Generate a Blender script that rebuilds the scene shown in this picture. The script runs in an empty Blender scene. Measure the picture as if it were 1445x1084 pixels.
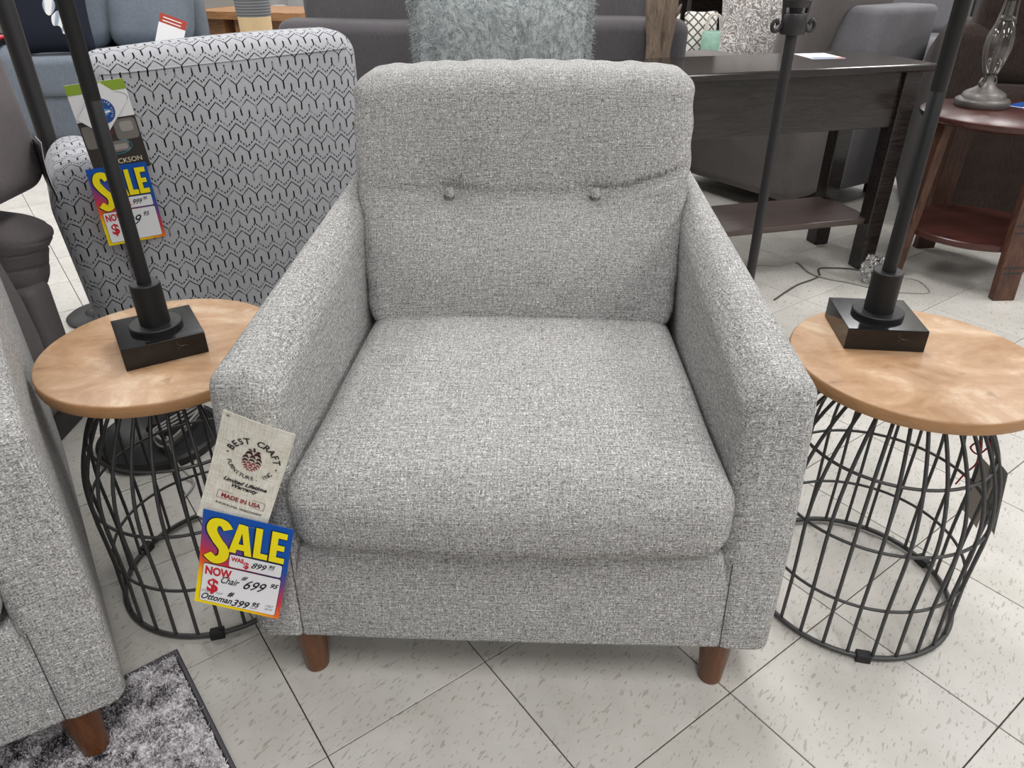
import bpy, bmesh, math, random
import numpy as np
from mathutils import Matrix, Vector

random.seed(7)
rng = np.random.default_rng(7)
PI = math.pi
scene = bpy.context.scene
COL = scene.collection

# ------------------------------------------------------------------ camera
FPX, PITCH, ROLL, CAM_H = 1033.387, 0.536157, -0.0066, 1.108
cam_d = bpy.data.cameras.new('camera')
cam_d.sensor_width = 36.0
cam_d.lens = FPX * 36.0 / 1445.0
cam_d.clip_start = 0.02
cam = bpy.data.objects.new('camera', cam_d)
COL.objects.link(cam)
_fw = Vector((0, math.cos(PITCH), -math.sin(PITCH)))
_rt = Vector((1, 0, 0))
_up = _rt.cross(_fw)
_r = math.cos(ROLL) * _rt + math.sin(ROLL) * _up
_u = math.cos(ROLL) * _up - math.sin(ROLL) * _rt
cam.matrix_world = Matrix(((_r.x, _u.x, -_fw.x, 0), (_r.y, _u.y, -_fw.y, 0), (_r.z, _u.z, -_fw.z, CAM_H), (0, 0, 0, 1)))
scene.camera = cam

# ------------------------------------------------------------------ world, ceiling lamps, exposure
world = bpy.data.worlds.new('shop_air')
scene.world = world
world.use_nodes = True
world.node_tree.nodes['Background'].inputs[0].default_value = (1.0, 0.99, 0.982, 1)
world.node_tree.nodes['Background'].inputs[1].default_value = 0.16
LAMP_Z = 3.0
for lx in (-5.2, -2.6, 0.0, 2.6, 5.2):
    for ly in (-3.2, -0.4, 2.4, 5.2, 8.0):
        if lx < -2 and ly < 0:
            continue                              # this corner of the ceiling is unlit
        ld = bpy.data.lights.new('ceiling_panel_light', 'AREA')
        ld.shape = 'RECTANGLE'
        ld.size, ld.size_y = 0.6, 1.25
        ld.energy = 34
        ld.color = (1.0, 0.99, 0.982)
        lo = bpy.data.objects.new('ceiling_panel_light', ld)
        lo.location = (lx + 0.35, ly, LAMP_Z)
        COL.objects.link(lo)
vs = scene.view_settings
vs.view_transform = 'Standard'
vs.look = 'None'
vs.gamma = 1.0
vs.use_curve_mapping = False
vs.exposure = 0.36


# ------------------------------------------------------------------ material helpers
class NT:
    def __init__(self, name):
        self.m = bpy.data.materials.new(name)
        self.m.use_nodes = True
        self.t = self.m.node_tree
        self.b = self.t.nodes['Principled BSDF']

    def n(self, kind, **kw):
        nd = self.t.nodes.new(kind)
        for k, v in kw.items():
            setattr(nd, k, v)
        return nd

    def l(self, a, b):
        self.t.links.new(a, b)

    def val(self, sock, v):
        if isinstance(v, (int, float, tuple, list)):
            sock.default_value = v
        else:
            self.l(v, sock)

    def math(self, op, a, b=None, c=None, clamp=False):
        nd = self.n('ShaderNodeMath', operation=op, use_clamp=clamp)
        self.val(nd.inputs[0], a)
        if b is not None:
            self.val(nd.inputs[1], b)
        if c is not None:
            self.val(nd.inputs[2], c)
        return nd.outputs[0]

    def coords(self, which='Object'):
        return self.n('ShaderNodeTexCoord').outputs[which]

    def mapping(self, vec, scale=(1, 1, 1), rot=(0, 0, 0), loc=(0, 0, 0)):
        mp = self.n('ShaderNodeMapping')
        self.l(vec, mp.inputs[0])
        mp.inputs['Location'].default_value = loc
        mp.inputs['Rotation'].default_value = rot
        mp.inputs['Scale'].default_value = scale
        return mp.outputs[0]

    def noise(self, vec, scale=5, detail=2, rough=0.5, dist=0.0):
        nd = self.n('ShaderNodeTexNoise')
        self.l(vec, nd.inputs['Vector'])
        nd.inputs['Scale'].default_value = scale
        nd.inputs['Detail'].default_value = detail
        nd.inputs['Roughness'].default_value = rough
        nd.inputs['Distortion'].default_value = dist
        return nd.outputs[0]

    def ramp(self, fac, stops, interp='LINEAR'):
        nd = self.n('ShaderNodeValToRGB')
        nd.color_ramp.interpolation = interp
        el = nd.color_ramp.elements
        while len(el) < len(stops):
            el.new(0.5)
        for e, (p, c) in zip(el, stops):
            e.position = p
            e.color = (c[0], c[1], c[2], 1) if len(c) == 3 else c
        self.val(nd.inputs[0], fac)
        return nd.outputs[0]

    def mix(self, fac, a, b, mode='MIX'):
        nd = self.n('ShaderNodeMix', data_type='RGBA', blend_type=mode)
        self.val(nd.inputs[0], fac)
        self.val(nd.inputs[6], a if not isinstance(a, tuple) else (*a[:3], 1))
        self.val(nd.inputs[7], b if not isinstance(b, tuple) else (*b[:3], 1))
        return nd.outputs[2]

    def bump(self, h, strength=0.3, dist=0.002):
        nd = self.n('ShaderNodeBump')
        nd.inputs['Strength'].default_value = strength
        nd.inputs['Distance'].default_value = dist
        self.l(h, nd.inputs['Height'])
        self.l(nd.outputs[0], self.b.inputs['Normal'])

    def out(self, color=None, rough=None, metal=None, spec=None):
        if color is not None:
            self.val(self.b.inputs['Base Color'], color if not isinstance(color, tuple) else (*color[:3], 1))
        if rough is not None:
            self.val(self.b.inputs['Roughness'], rough)
        if metal is not None:
            self.b.inputs['Metallic'].default_value = metal
        if spec is not None:
            self.b.inputs['Specular IOR Level'].default_value = spec
        return self.m


def srgb(r, g, b):
    f = lambda c: (c / 255 / 12.92) if c / 255 <= 0.04045 else ((c / 255 + 0.055) / 1.055) ** 2.4
    return (f(r), f(g), f(b))


def scl(c, k):
    return tuple(x * k for x in c)


def plain(name, col, rough=0.5, metal=0.0, spec=0.5, grain=0.0, gscale=60):
    m = NT(name)
    if grain:
        v = m.noise(m.coords(), gscale, 3)
        c = m.ramp(v, [(0.3, scl(col, 1 - grain)), (0.7, scl(col, 1 + grain))])
        return m.out(c, rough, metal, spec)
    return m.out(col, rough, metal, spec)


def tweed(name, dark, mid, light, bump=0.5):
    """woven fabric: warp and weft yarns with slubs, laid along each panel"""
    m = NT(name)
    co = m.coords()
    s = m.n('ShaderNodeSeparateXYZ')
    m.l(co, s.inputs[0])
    nr = m.n('ShaderNodeSeparateXYZ')
    m.l(m.n('ShaderNodeTexCoord').outputs['Normal'], nr.inputs[0])
    side = m.math('GREATER_THAN', m.math('ABSOLUTE', nr.outputs[0]), 0.72)
    keep = m.math('SUBTRACT', 1.0, side)
    pu = m.math('ADD', m.math('MULTIPLY', s.outputs[0], keep), m.math('MULTIPLY', s.outputs[1], side))
    pv = m.math('ADD', s.outputs[2], m.math('MULTIPLY', s.outputs[1], keep))
    cb = m.n('ShaderNodeCombineXYZ')
    m.l(pu, cb.inputs[0])
    m.l(pv, cb.inputs[1])
    P = cb.outputs[0]
    warp = m.noise(m.mapping(P, (360, 120, 1)), 1.0, 1.5, 0.6)
    weft = m.noise(m.mapping(P, (95, 380, 1), (0, 0, 0), (5, 9, 0)), 1.0, 1.5, 0.6)
    grain = m.noise(m.mapping(P, (430, 430, 1)), 1.0, 2, 0.7)
    slub_h = m.noise(m.mapping(P, (16, 300, 1), (0, 0, 0), (1, 2, 0)), 1.0, 2, 0.6)
    slub_v = m.noise(m.mapping(P, (300, 22, 1), (0, 0, 0), (7, 3, 0)), 1.0, 2, 0.6)
    a = m.math('MULTIPLY', m.math('MAXIMUM', warp, weft), 0.40)
    a = m.math('ADD', a, m.math('MULTIPLY', grain, 0.46))
    a = m.math('ADD', a, m.math('MULTIPLY', slub_h, 0.13))
    a = m.math('ADD', a, m.math('MULTIPLY', slub_v, 0.11))
    c = m.ramp(a, [(0.490, dark), (0.575, mid), (0.620, scl(mid, 1.12)), (0.700, light)])
    m.bump(a, bump, 0.003)
    return m.out(c, 0.92, 0, 0.15)


def soft_fabric(name, col, var=0.18, scale=500, bump=0.25):
    m = NT(name)
    co = m.coords()
    f = m.noise(co, scale, 3, 0.7)
    s = m.noise(m.mapping(co, (scale * 0.8, scale * 0.8, scale * 0.12)), 1.0, 2)
    w = m.noise(co, 7, 3, 0.6)
    a = m.math('ADD', m.math('MULTIPLY', f, 0.45), m.math('MULTIPLY', s, 0.35))
    a = m.math('ADD', a, m.math('MULTIPLY', w, 0.2))
    c = m.ramp(a, [(0.38, scl(col, 1 - var)), (0.62, scl(col, 1 + var))])
    m.bump(a, bump, 0.002)
    m.b.inputs['Sheen Weight'].default_value = 0.1
    return m.out(c, 0.9, 0, 0.15)


def wood(name, a, b, scale=1.0, rough=0.35, axis=(1, 12, 12), dist=1.5, bump=0.05):
    m = NT(name)
    co = m.coords()
    v = m.noise(m.mapping(co, tuple(s * scale for s in axis)), 3.0, 5, 0.65, dist)
    f = m.noise(m.mapping(co, tuple(s * scale * 6 for s in axis)), 4.0, 3, 0.6)
    t = m.math('ADD', m.math('MULTIPLY', v, 0.7), m.math('MULTIPLY', f, 0.3))
    c = m.ramp(t, [(0.35, a), (0.65, b)])
    m.bump(t, bump, 0.001)
    return m.out(c, rough)


# ------------------------------------------------------------------ materials
M = {}
M['tweed'] = tweed('grey_tweed', srgb(102, 101, 101), srgb(166, 165, 163), srgb(240, 239, 237))
M['leg_wood'] = wood('stained_leg_wood', srgb(78, 44, 20), srgb(118, 72, 38), 1.0, 0.3, (14, 14, 2))
M['black_metal'] = plain('black_metal', srgb(30, 30, 31), 0.42, 0.0, 0.5)
M['lamp_black'] = plain('matte_black_lamp', srgb(20, 20, 21), 0.5, 0.0, 0.4)
M['wire'] = plain('wire_metal', srgb(72, 72, 72), 0.42, 0.35, 0.5, 0.12, 90)
M['rubber'] = plain('black_rubber', srgb(24, 24, 25), 0.6)
M['paper'] = plain('white_paper', srgb(238, 238, 240), 0.6)
M['ink_black'] = plain('black_ink', srgb(22, 20, 22), 0.6)
M['ink_yellow'] = plain('yellow_ink', srgb(255, 236, 0), 0.5)
M['ink_red'] = plain('red_ink', srgb(205, 25, 45), 0.5)
M['ink_darkred'] = plain('dark_red_ink', srgb(140, 32, 36), 0.55)
M['ink_maroon'] = plain('maroon_ink', srgb(62, 22, 24), 0.55)
M['ink_blue'] = plain('blue_ink', srgb(28, 76, 150), 0.5)
M['ink_sky'] = plain('light_blue_ink', srgb(84, 165, 225), 0.5)
M['ink_green'] = plain('green_ink', srgb(142, 170, 48), 0.5)
M['ink_grey'] = plain('grey_ink', srgb(130, 130, 135), 0.5)
M['ink_teal'] = plain('teal_ink', srgb(30, 160, 180), 0.5)
M['ink_skin'] = plain('tan_ink', srgb(186, 130, 100), 0.5)
M['ink_cream'] = plain('cream_ink', srgb(225, 215, 180), 0.5)
M['plum'] = plain('plum_ink', srgb(92, 40, 48), 0.5)


def floor_mat():
    m = NT('vinyl_tile')
    co = m.coords('Object')
    rnd = m.n('ShaderNodeObjectInfo').outputs['Random']
    off = m.n('ShaderNodeCombineXYZ')
    m.val(off.inputs[0], m.math('MULTIPLY', rnd, 37.0))
    m.val(off.inputs[1], m.math('MULTIPLY', rnd, 91.0))
    geo = m.n('ShaderNodeNewGeometry').outputs['Position']
    vadd = m.n('ShaderNodeVectorMath', operation='ADD')
    m.l(geo, vadd.inputs[0])
    m.l(off.outputs[0], vadd.inputs[1])
    v = m.mapping(vadd.outputs[0], (1, 1, 1), (0, 0, math.radians(38)))
    chip = m.noise(m.mapping(v, (150, 42, 1)), 1.0, 1.5, 0.5, 0.5)
    chip2 = m.noise(m.mapping(v, (230, 75, 1), (0, 0, 0.5), (3, 7, 0)), 1.0, 1.0, 0.5, 0.4)
    cloud = m.noise(v, 7, 3, 0.6)
    base = m.ramp(cloud, [(0.3, srgb(188, 185, 178)), (0.7, srgb(204, 201, 195))])
    tone = m.math('MULTIPLY_ADD', rnd, 0.08, 0.95)
    base = m.mix(1.0, base, m.ramp(tone, [(0, (0, 0, 0)), (1, (1, 1, 1))]), 'MULTIPLY')
    f1 = m.ramp(chip, [(0.640, (0, 0, 0)), (0.665, (1, 1, 1))])
    f2 = m.ramp(chip2, [(0.67, (0, 0, 0)), (0.70, (1, 1, 1))])
    base = m.mix(m.math('MULTIPLY', f1, 0.62), base, srgb(150, 145, 135))
    base = m.mix(m.math('MULTIPLY', f2, 0.55), base, srgb(135, 129, 117))
    dirt = m.noise(v, 1.7, 4, 0.65)
    base = m.mix(m.math('MULTIPLY', m.ramp(dirt, [(0.45, (0, 0, 0)), (0.8, (1, 1, 1))]), 0.25), base, srgb(170, 158, 140))
    r = m.math('MULTIPLY_ADD', cloud, 0.18, 0.26)
    return m.out(base, r, 0, 0.35)


M['tile'] = floor_mat()
M['grout'] = plain('tile_joint', srgb(74, 62, 52), 0.9)


def table_wood():
    m = NT('mottled_tan_wood')
    co = m.coords()
    a = m.noise(m.mapping(co, (5, 9, 1)), 1.0, 5, 0.65, 1.2)
    b = m.noise(co, 60, 3, 0.6)
    t = m.math('ADD', m.math('MULTIPLY', a, 0.85), m.math('MULTIPLY', b, 0.15))
    c = m.ramp(t, [(0.3, srgb(140, 102, 70)), (0.42, srgb(166, 130, 96)), (0.54, srgb(182, 148, 116)), (0.68, srgb(208, 184, 156))])
    k = m.noise(co, 22, 1, 0.5)
    c = m.mix(m.math('MULTIPLY', m.ramp(k, [(0.74, (0, 0, 0)), (0.78, (1, 1, 1))]), 0.4), c, srgb(110, 80, 52))
    return m.out(c, 0.42, 0, 0.4)


M['tan_wood'] = table_wood()
M['tan_edge'] = wood('tan_wood_edge', srgb(150, 110, 72), srgb(168, 128, 88), 1, 0.45, (6, 6, 40))


def marble():
    m = NT('black_marble')
    co = m.coords()
    n1 = m.noise(m.mapping(co, (9, 14, 9)), 1.0, 4, 0.6, 2.0)
    ridge = m.math('ABSOLUTE', m.math('SUBTRACT', n1, 0.5))
    mask = m.noise(co, 13, 1, 0.5)
    vein = m.math('MULTIPLY', m.ramp(ridge, [(0.0, (1, 1, 1)), (0.008, (0, 0, 0))]), m.ramp(mask, [(0.62, (0, 0, 0)), (0.7, (1, 1, 1))]))
    c = m.mix(m.math('MULTIPLY', vein, 0.6), srgb(18, 18, 20), srgb(190, 190, 190))
    return m.out(c, 0.12, 0, 0.5)


M['marble'] = marble()


def zigzag(name, light, mid):
    """knit-like print: chevron lines, dotted lines and loops; x runs along the back, z up"""
    m = NT(name)
    co = m.coords()
    s = m.n('ShaderNodeSeparateXYZ')
    m.l(co, s.inputs[0])
    nrm = m.n('ShaderNodeSeparateXYZ')
    m.l(m.n('ShaderNodeTexCoord').outputs['Normal'], nrm.inputs[0])
    sidef = m.math('GREATER_THAN', m.math('ABSOLUTE', nrm.outputs[0]), 0.75)
    u = m.math('ADD', m.math('MULTIPLY', s.outputs[0], m.math('SUBTRACT', 1.0, sidef)), m.math('MULTIPLY', s.outputs[1], sidef))
    v = m.math('SUBTRACT', s.outputs[2], m.math('MULTIPLY', s.outputs[1], -0.55))
    wob = m.noise(co, 30, 1, 0.5)
    U = m.math('ADD', m.math('DIVIDE', u, 0.0385), m.math('MULTIPLY', wob, 0.15))
    tri = m.math('PINGPONG', U, 0.5)            # 0..0.5
    tri = m.math('MULTIPLY', tri, 2.0)          # 0..1
    V = m.math('DIVIDE', v, 0.0545)
    W = m.math('ADD', V, m.math('MULTIPLY', tri, -0.34))
    fr = m.math('FRACT', W)
    rows = m.math('FLOOR', W)

    def line(center, half):
        d = m.math('ABSOLUTE', m.math('SUBTRACT', fr, center))
        return m.math('LESS_THAN', d, half)
    la = line(0.06, 0.030)
    lb = line(0.30, 0.038)
    dots = m.math('GREATER_THAN', m.math('FRACT', m.math('MULTIPLY', U, 6.0)), 0.38)
    lb = m.math('MULTIPLY', lb, dots)
    # interleaved upright strokes between the chevrons make the finger-like loops
    peak = m.math('GREATER_THAN', tri, 0.90)
    val_ = m.math('LESS_THAN', tri, 0.10)
    in2 = m.math('MULTIPLY', m.math('GREATER_THAN', fr, 0.30), m.math('LESS_THAN', fr, 0.62))
    in3 = m.math('MAXIMUM', m.math('GREATER_THAN', fr, 0.69), m.math('LESS_THAN', fr, 0.06))
    st = m.math('MAXIMUM', m.math('MULTIPLY', peak, in2), m.math('MULTIPLY', val_, in3))
    tot = m.math('MAXIMUM', m.math('MAXIMUM', la, lb), st)
    broken = m.noise(co, 55, 1, 0.5)
    tot = m.math('MULTIPLY', tot, m.ramp(broken, [(0.34, (0.5, 0.5, 0.5)), (0.46, (1, 1, 1))]))
    weave = m.noise(co, 900, 2, 0.6)
    base = m.ramp(weave, [(0.35, mid), (0.65, light)])
    c = m.mix(tot, base, srgb(26, 26, 30))
    m.bump(m.math('SUBTRACT', weave, m.math('MULTIPLY', tot, 0.8)), 0.35, 0.002)
    return m.out(c, 0.9, 0, 0.15)


M['zigzag'] = zigzag('zigzag_knit_print', srgb(194, 195, 199), srgb(166, 167, 172))


def sale_mat():
    m = NT('sale_gradient')
    co = m.coords()
    s = m.n('ShaderNodeSeparateXYZ')
    m.l(co, s.inputs[0])
    t = m.math('ADD', m.math('DIVIDE', s.outputs[1], 0.185), m.math('MULTIPLY', s.outputs[0], 3.2))
    t = m.math('ADD', t, 0.5)
    c = m.ramp(t, [(0.0, srgb(255, 222, 0)), (0.12, srgb(255, 190, 10)), (0.22, srgb(244, 110, 40)), (0.36, srgb(214, 55, 70)), (0.56, srgb(110, 70, 140)), (0.72, srgb(18, 84, 172)), (1.0, srgb(0, 84, 178))])
    return m.out(c, 0.42, 0, 0.4)


M['sale'] = sale_mat()


def linen_card():
    m = NT('linen_print_card')
    co = m.coords()
    a = m.noise(m.mapping(co, (40, 700, 1)), 1.0, 3)
    b = m.noise(m.mapping(co, (700, 40, 1)), 1.0, 3)
    w = m.noise(co, 45, 2)
    t = m.math('ADD', m.math('ADD', m.math('MULTIPLY', a, 0.4), m.math('MULTIPLY', b, 0.4)), m.math('MULTIPLY', w, 0.2))
    c = m.ramp(t, [(0.38, srgb(196, 190, 172)), (0.5, srgb(222, 218, 204)), (0.62, srgb(238, 236, 226))])
    return m.out(c, 0.6, 0, 0.3)


M['linen'] = linen_card()


def glassy(name, col=(1, 1, 1), rough=0.02):
    m = NT(name)
    m.b.inputs['Transmission Weight'].default_value = 1.0
    m.b.inputs['IOR'].default_value = 1.45
    return m.out(col, rough)


M['glass'] = glassy('clear_glass')
M['film'] = glassy('clear_plastic', (0.95, 0.95, 0.95), 0.15)
M['pewter'] = plain('brushed_pewter', srgb(104, 100, 97), 0.45, 0.55, 0.5, 0.12, 80)
M['pewter_dark'] = plain('dark_pewter', srgb(62, 61, 62), 0.42, 0.5, 0.5)
M['console'] = wood('espresso_console_wood', srgb(24, 20, 19), srgb(52, 46, 44), 1.0, 0.16, (1.2, 10, 10), 2.5, 0.012)
M['console_shelf'] = wood('console_shelf_wood', srgb(66, 55, 52), srgb(92, 78, 73), 1.0, 0.3, (1.2, 10, 10), 2.0)
M['redwood'] = wood('reddish_brown_wood', srgb(52, 26, 23), srgb(84, 46, 40), 1.0, 0.3, (2, 12, 12), 1.5)
M['rustic'] = wood('rustic_sawn_wood', srgb(46, 29, 22), srgb(102, 66, 49), 1.0, 0.5, (9, 9, 1.4), 3.0, 0.2)
M['taupe'] = soft_fabric('taupe_fabric', srgb(104, 98, 99), 0.16, 520)
M['charcoal'] = soft_fabric('charcoal_fabric', srgb(92, 89, 92), 0.18, 420)
M['loveseat'] = soft_fabric('grey_brown_fabric', srgb(104, 99, 97), 0.2, 420)
M['wing'] = soft_fabric('cool_grey_fabric', srgb(110, 109, 112), 0.2, 420)
M['blue'] = soft_fabric('blue_grey_velvet', srgb(112, 120, 130), 0.2, 260)
M['brown'] = soft_fabric('dark_brown_fabric', srgb(56, 46, 42), 0.45, 300, 0.4)
M['piping'] = plain('dark_piping', srgb(48, 46, 48), 0.8)
M['oak'] = wood('oak_wood', srgb(132, 92, 56), srgb(178, 132, 88), 1, 0.45, (1.2, 9, 9))
M['cream'] = plain('cream_ceramic', srgb(214, 188, 146), 0.4, 0, 0.5, 0.06, 20)
M['sage'] = plain('sage_green_ceramic', srgb(134, 168, 152), 0.35, 0, 0.5, 0.1, 30)
M['rope'] = plain('white_rope', srgb(190, 184, 176), 0.8, 0, 0.2, 0.2, 200)
M['red_plastic'] = plain('red_plastic', srgb(205, 45, 60), 0.4)
M['wicker'] = wood('wicker_weave', srgb(70, 50, 34), srgb(138, 106, 74), 1, 0.7, (60, 60, 90), 0.2, 0.4)
M['cord'] = plain('grey_cord', srgb(150, 148, 142), 0.4)
M['cord_dark'] = plain('dark_cord', srgb(72, 70, 68), 0.4)
M['drift'] = wood('driftwood', srgb(82, 68, 56), srgb(140, 122, 106), 1, 0.8, (14, 14, 2.2), 2.0, 0.6)
M['red_thread'] = plain('red_thread', srgb(150, 22, 34), 0.8)
M['tag_grey'] = plain('grey_tag_card', srgb(132, 130, 128), 0.55, 0, 0.4, 0.1, 40)
M['lampshade'] = plain('linen_lampshade', srgb(200, 194, 182), 0.8, 0, 0.2, 0.06, 200)


def ribbed():
    m = NT('grey_ribbed_glaze')
    s = m.n('ShaderNodeSeparateXYZ')
    m.l(m.coords(), s.inputs[0])
    f = m.math('FRACT', m.math('MULTIPLY', s.outputs[2], 70.0))
    c = m.ramp(f, [(0.3, srgb(88, 90, 94)), (0.6, srgb(136, 138, 142))])
    return m.out(c, 0.6)


M['ribbed'] = ribbed()


def fur():
    m = NT('grey_green_faux_fur')
    co = m.coords()
    a = m.noise(m.mapping(co, (22, 22, 17)), 1.0, 5, 0.68, 2.5)
    b = m.noise(m.mapping(co, (150, 150, 90)), 1.0, 3, 0.7, 2.0)
    t = m.math('ADD', m.math('MULTIPLY', a, 0.65), m.math('MULTIPLY', b, 0.35))
    c = m.ramp(t, [(0.34, srgb(108, 115, 116)), (0.48, srgb(152, 159, 160)), (0.60, srgb(190, 195, 195))])
    m.bump(t, 0.8, 0.01)
    return m.out(c, 0.95, 0, 0.1)


M['fur'] = fur()


def damask():
    m = NT('damask_brocade')
    co = m.coords()
    a = m.noise(co, 17, 3, 0.55, 2.2)
    r = m.math('ABSOLUTE', m.math('SUBTRACT', m.math('FRACT', m.math('MULTIPLY', a, 7.0)), 0.5))
    f = m.ramp(r, [(0.14, (1, 1, 1)), (0.24, (0, 0, 0))])
    c = m.mix(f, srgb(128, 119, 114), srgb(220, 217, 214))
    return m.out(c, 0.5, 0, 0.5)


M['damask'] = damask()


def floral():
    m = NT('navy_floral_print')
    co = m.coords()
    vr = m.n('ShaderNodeTexVoronoi')
    vr.inputs['Scale'].default_value = 4.2
    vr.inputs['Randomness'].default_value = 0.85
    m.l(m.mapping(co, (1, 0.2, 1)), vr.inputs['Vector'])
    sub = m.n('ShaderNodeVectorMath', operation='SUBTRACT')
    sc = m.mapping(co, (4.2, 0.84, 4.2))
    m.l(sc, sub.inputs[0])
    m.l(vr.outputs['Position'], sub.inputs[1])
    s = m.n('ShaderNodeSeparateXYZ')
    m.l(sub.outputs[0], s.inputs[0])
    ang = m.math('ARCTAN2', s.outputs[2], s.outputs[0])
    pet = m.math('MULTIPLY_ADD', m.math('COSINE', m.math('MULTIPLY', ang, 9.0)), 0.05, 0.30)
    inside = m.math('LESS_THAN', vr.outputs['Distance'], pet)
    shade = m.math('COSINE', m.math('MULTIPLY', ang, 18.0))
    col = m.ramp(m.math('MULTIPLY_ADD', shade, 0.5, 0.5), [(0.2, srgb(150, 160, 176)), (0.6, srgb(226, 226, 226))])
    c = m.mix(inside, srgb(28, 32, 44), col)
    return m.out(c, 0.8, 0, 0.2)


M['floral'] = floral()


def trellis():
    m = NT('trellis_print')
    s = m.n('ShaderNodeSeparateXYZ')
    m.l(m.coords(), s.inputs[0])
    a = m.math('ABSOLUTE', m.math('SINE', m.math('MULTIPLY', m.math('ADD', s.outputs[0], s.outputs[2]), 45.0)))
    b = m.math('ABSOLUTE', m.math('SINE', m.math('MULTIPLY', m.math('SUBTRACT', s.outputs[0], s.outputs[2]), 45.0)))
    f = m.math('LESS_THAN', m.math('MINIMUM', a, b), 0.35)
    c = m.mix(f, srgb(214, 210, 202), srgb(92, 88, 86))
    return m.out(c, 0.85)


M['trellis'] = trellis()


def rug_mat():
    m = NT('mottled_grey_shag')
    co = m.coords()
    a = m.noise(co, 14, 4, 0.6, 0.8)
    b = m.noise(co, 48, 5, 0.75, 0.5)
    f = m.noise(co, 260, 2, 0.7)
    t = m.math('ADD', m.math('MULTIPLY', a, 0.34), m.math('MULTIPLY', b, 0.36))
    t = m.math('ADD', t, m.math('MULTIPLY', f, 0.30))
    c = m.ramp(t, [(0.42, srgb(38, 36, 42)), (0.47, srgb(112, 108, 112)), (0.51, srgb(176, 172, 174)), (0.57, srgb(224, 221, 223))])
    return m.out(c, 0.95, 0, 0.1)


M['shag'] = rug_mat()


# ------------------------------------------------------------------ geometry helpers
def link(name, verts, faces, mat, parent=None, smooth=False, loc=None):
    me = bpy.data.meshes.new(name)
    me.from_pydata([tuple(float(c) for c in v) for v in verts], [], [tuple(int(i) for i in f) for f in faces])
    me.update()
    if mat is not None:
        me.materials.append(mat)
    if smooth:
        me.polygons.foreach_set('use_smooth', [True] * len(me.polygons))
    o = bpy.data.objects.new(name, me)
    COL.objects.link(o)
    o.parent = parent
    if loc is not None:
        o.location = loc
    return o


def tag(o, label, cat, group=None, kind=None):
    o['label'] = label
    if cat:
        o['category'] = cat
    if group:
        o['group'] = group
    if kind:
        o['kind'] = kind
    return o


def thing(name, label, cat, loc=(0, 0, 0), rz=0.0, group=None):
    o = bpy.data.objects.new(name, None)
    o.empty_display_size = 0.05
    COL.objects.link(o)
    o.location = loc
    o.rotation_euler = (0, 0, rz)
    return tag(o, label, cat, group)


def copy_tree(o, parent=None):
    c = o.copy()
    COL.objects.link(c)
    c.parent = parent
    for ch in list(o.children):
        copy_tree(ch, c)
    return c


def rbox_data(size, r, seg=6, k=3):
    """rounded box centred on the origin; size = full extents"""
    s = np.array(size, float) / 2
    r = min(r, s.min() * 0.98)
    if isinstance(seg, int):
        seg = (seg, seg, seg)
    axes = []
    for a in range(3):
        inner = np.linspace(-(s[a] - r), s[a] - r, seg[a] + 1)
        t = r * np.tan(np.linspace(0, PI / 4, k + 1))[1:]
        axes.append(np.concatenate([-(s[a] - r) - t[::-1], inner, s[a] - r + t]))
    vid, verts, faces = {}, [], []

    def vert(p):
        q = np.clip(p, -(s - r), s - r)
        d = p - q
        n = np.linalg.norm(d)
        w = q + d / n * r if n > 1e-12 else p
        key = tuple(np.round(w, 6))
        if key not in vid:
            vid[key] = len(verts)
            verts.append(w)
        return vid[key]
    for a in range(3):
        b, c = (a + 1) % 3, (a + 2) % 3
        for sg in (-1, 1):
            ids = []
            for x in axes[b]:
                row = []
                for y in axes[c]:
                    p = np.zeros(3)
                    p[a] = sg * s[a]
                    p[b], p[c] = x, y
                    row.append(vert(p))
                ids.append(row)
            for i in range(len(axes[b]) - 1):
                for j in range(len(axes[c]) - 1):
                    f = [ids[i][j], ids[i + 1][j], ids[i + 1][j + 1], ids[i][j + 1]]
                    if sg < 0:
                        f = f[::-1]
                    if len(set(f)) >= 3:
                        g = []
                        for v in f:
                            if v not in g:
                                g.append(v)
                        faces.append(g)
    return np.array(verts), faces


def rbox(name, lo, hi, r, mat, parent=None, seg=4, k=3, warp=None, smooth=True, loc=None):
    lo, hi = np.array(lo, float), np.array(hi, float)
    v, f = rbox_data(hi - lo, r, seg, k)
    n = v / ((hi - lo) / 2)
    v = v + (lo + hi) / 2
    if warp is not None:
        v = np.array([warp(*p, *q) for p, q in zip(v, n)])
    return link(name, v, f, mat, parent, smooth, loc)


def cbox(name, lo, hi, mat, parent=None, ch=0.003, warp=None, loc=None):
    """box with small chamfers (hard furniture)"""
    return rbox(name, lo, hi, ch, mat, parent, 1, 1, warp, False, loc)


def tube_data(pts, r, sides=8, closed=False, caps=True):
    pts = [Vector(p) for p in pts]
    n = len(pts)
    rs = r if isinstance(r, (list, tuple, np.ndarray)) else [r] * n
    verts, faces = [], []
    prev = None
    for i in range(n):
        if closed:
            t = pts[(i + 1) % n] - pts[(i - 1) % n]
        else:
            t = pts[min(i + 1, n - 1)] - pts[max(i - 1, 0)]
        t.normalize()
        if prev is None:
            a = t.orthogonal().normalized()
        else:
            a = prev - t * prev.dot(t)
            a = a.normalized() if a.length > 1e-6 else t.orthogonal().normalized()
        prev = a
        b = t.cross(a)
        for k in range(sides):
            th = 2 * PI * k / sides
            verts.append(pts[i] + (a * math.cos(th) + b * math.sin(th)) * rs[i])
    m = n if closed else n - 1
    for i in range(m):
        for k in range(sides):
            k2 = (k + 1) % sides
            j = (i + 1) % n
            faces.append([i * sides + k, i * sides + k2, j * sides + k2, j * sides + k])
    if caps and not closed:
        faces.append(list(range(sides))[::-1])
        faces.append([(n - 1) * sides + k for k in range(sides)])
    return verts, faces


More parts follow.
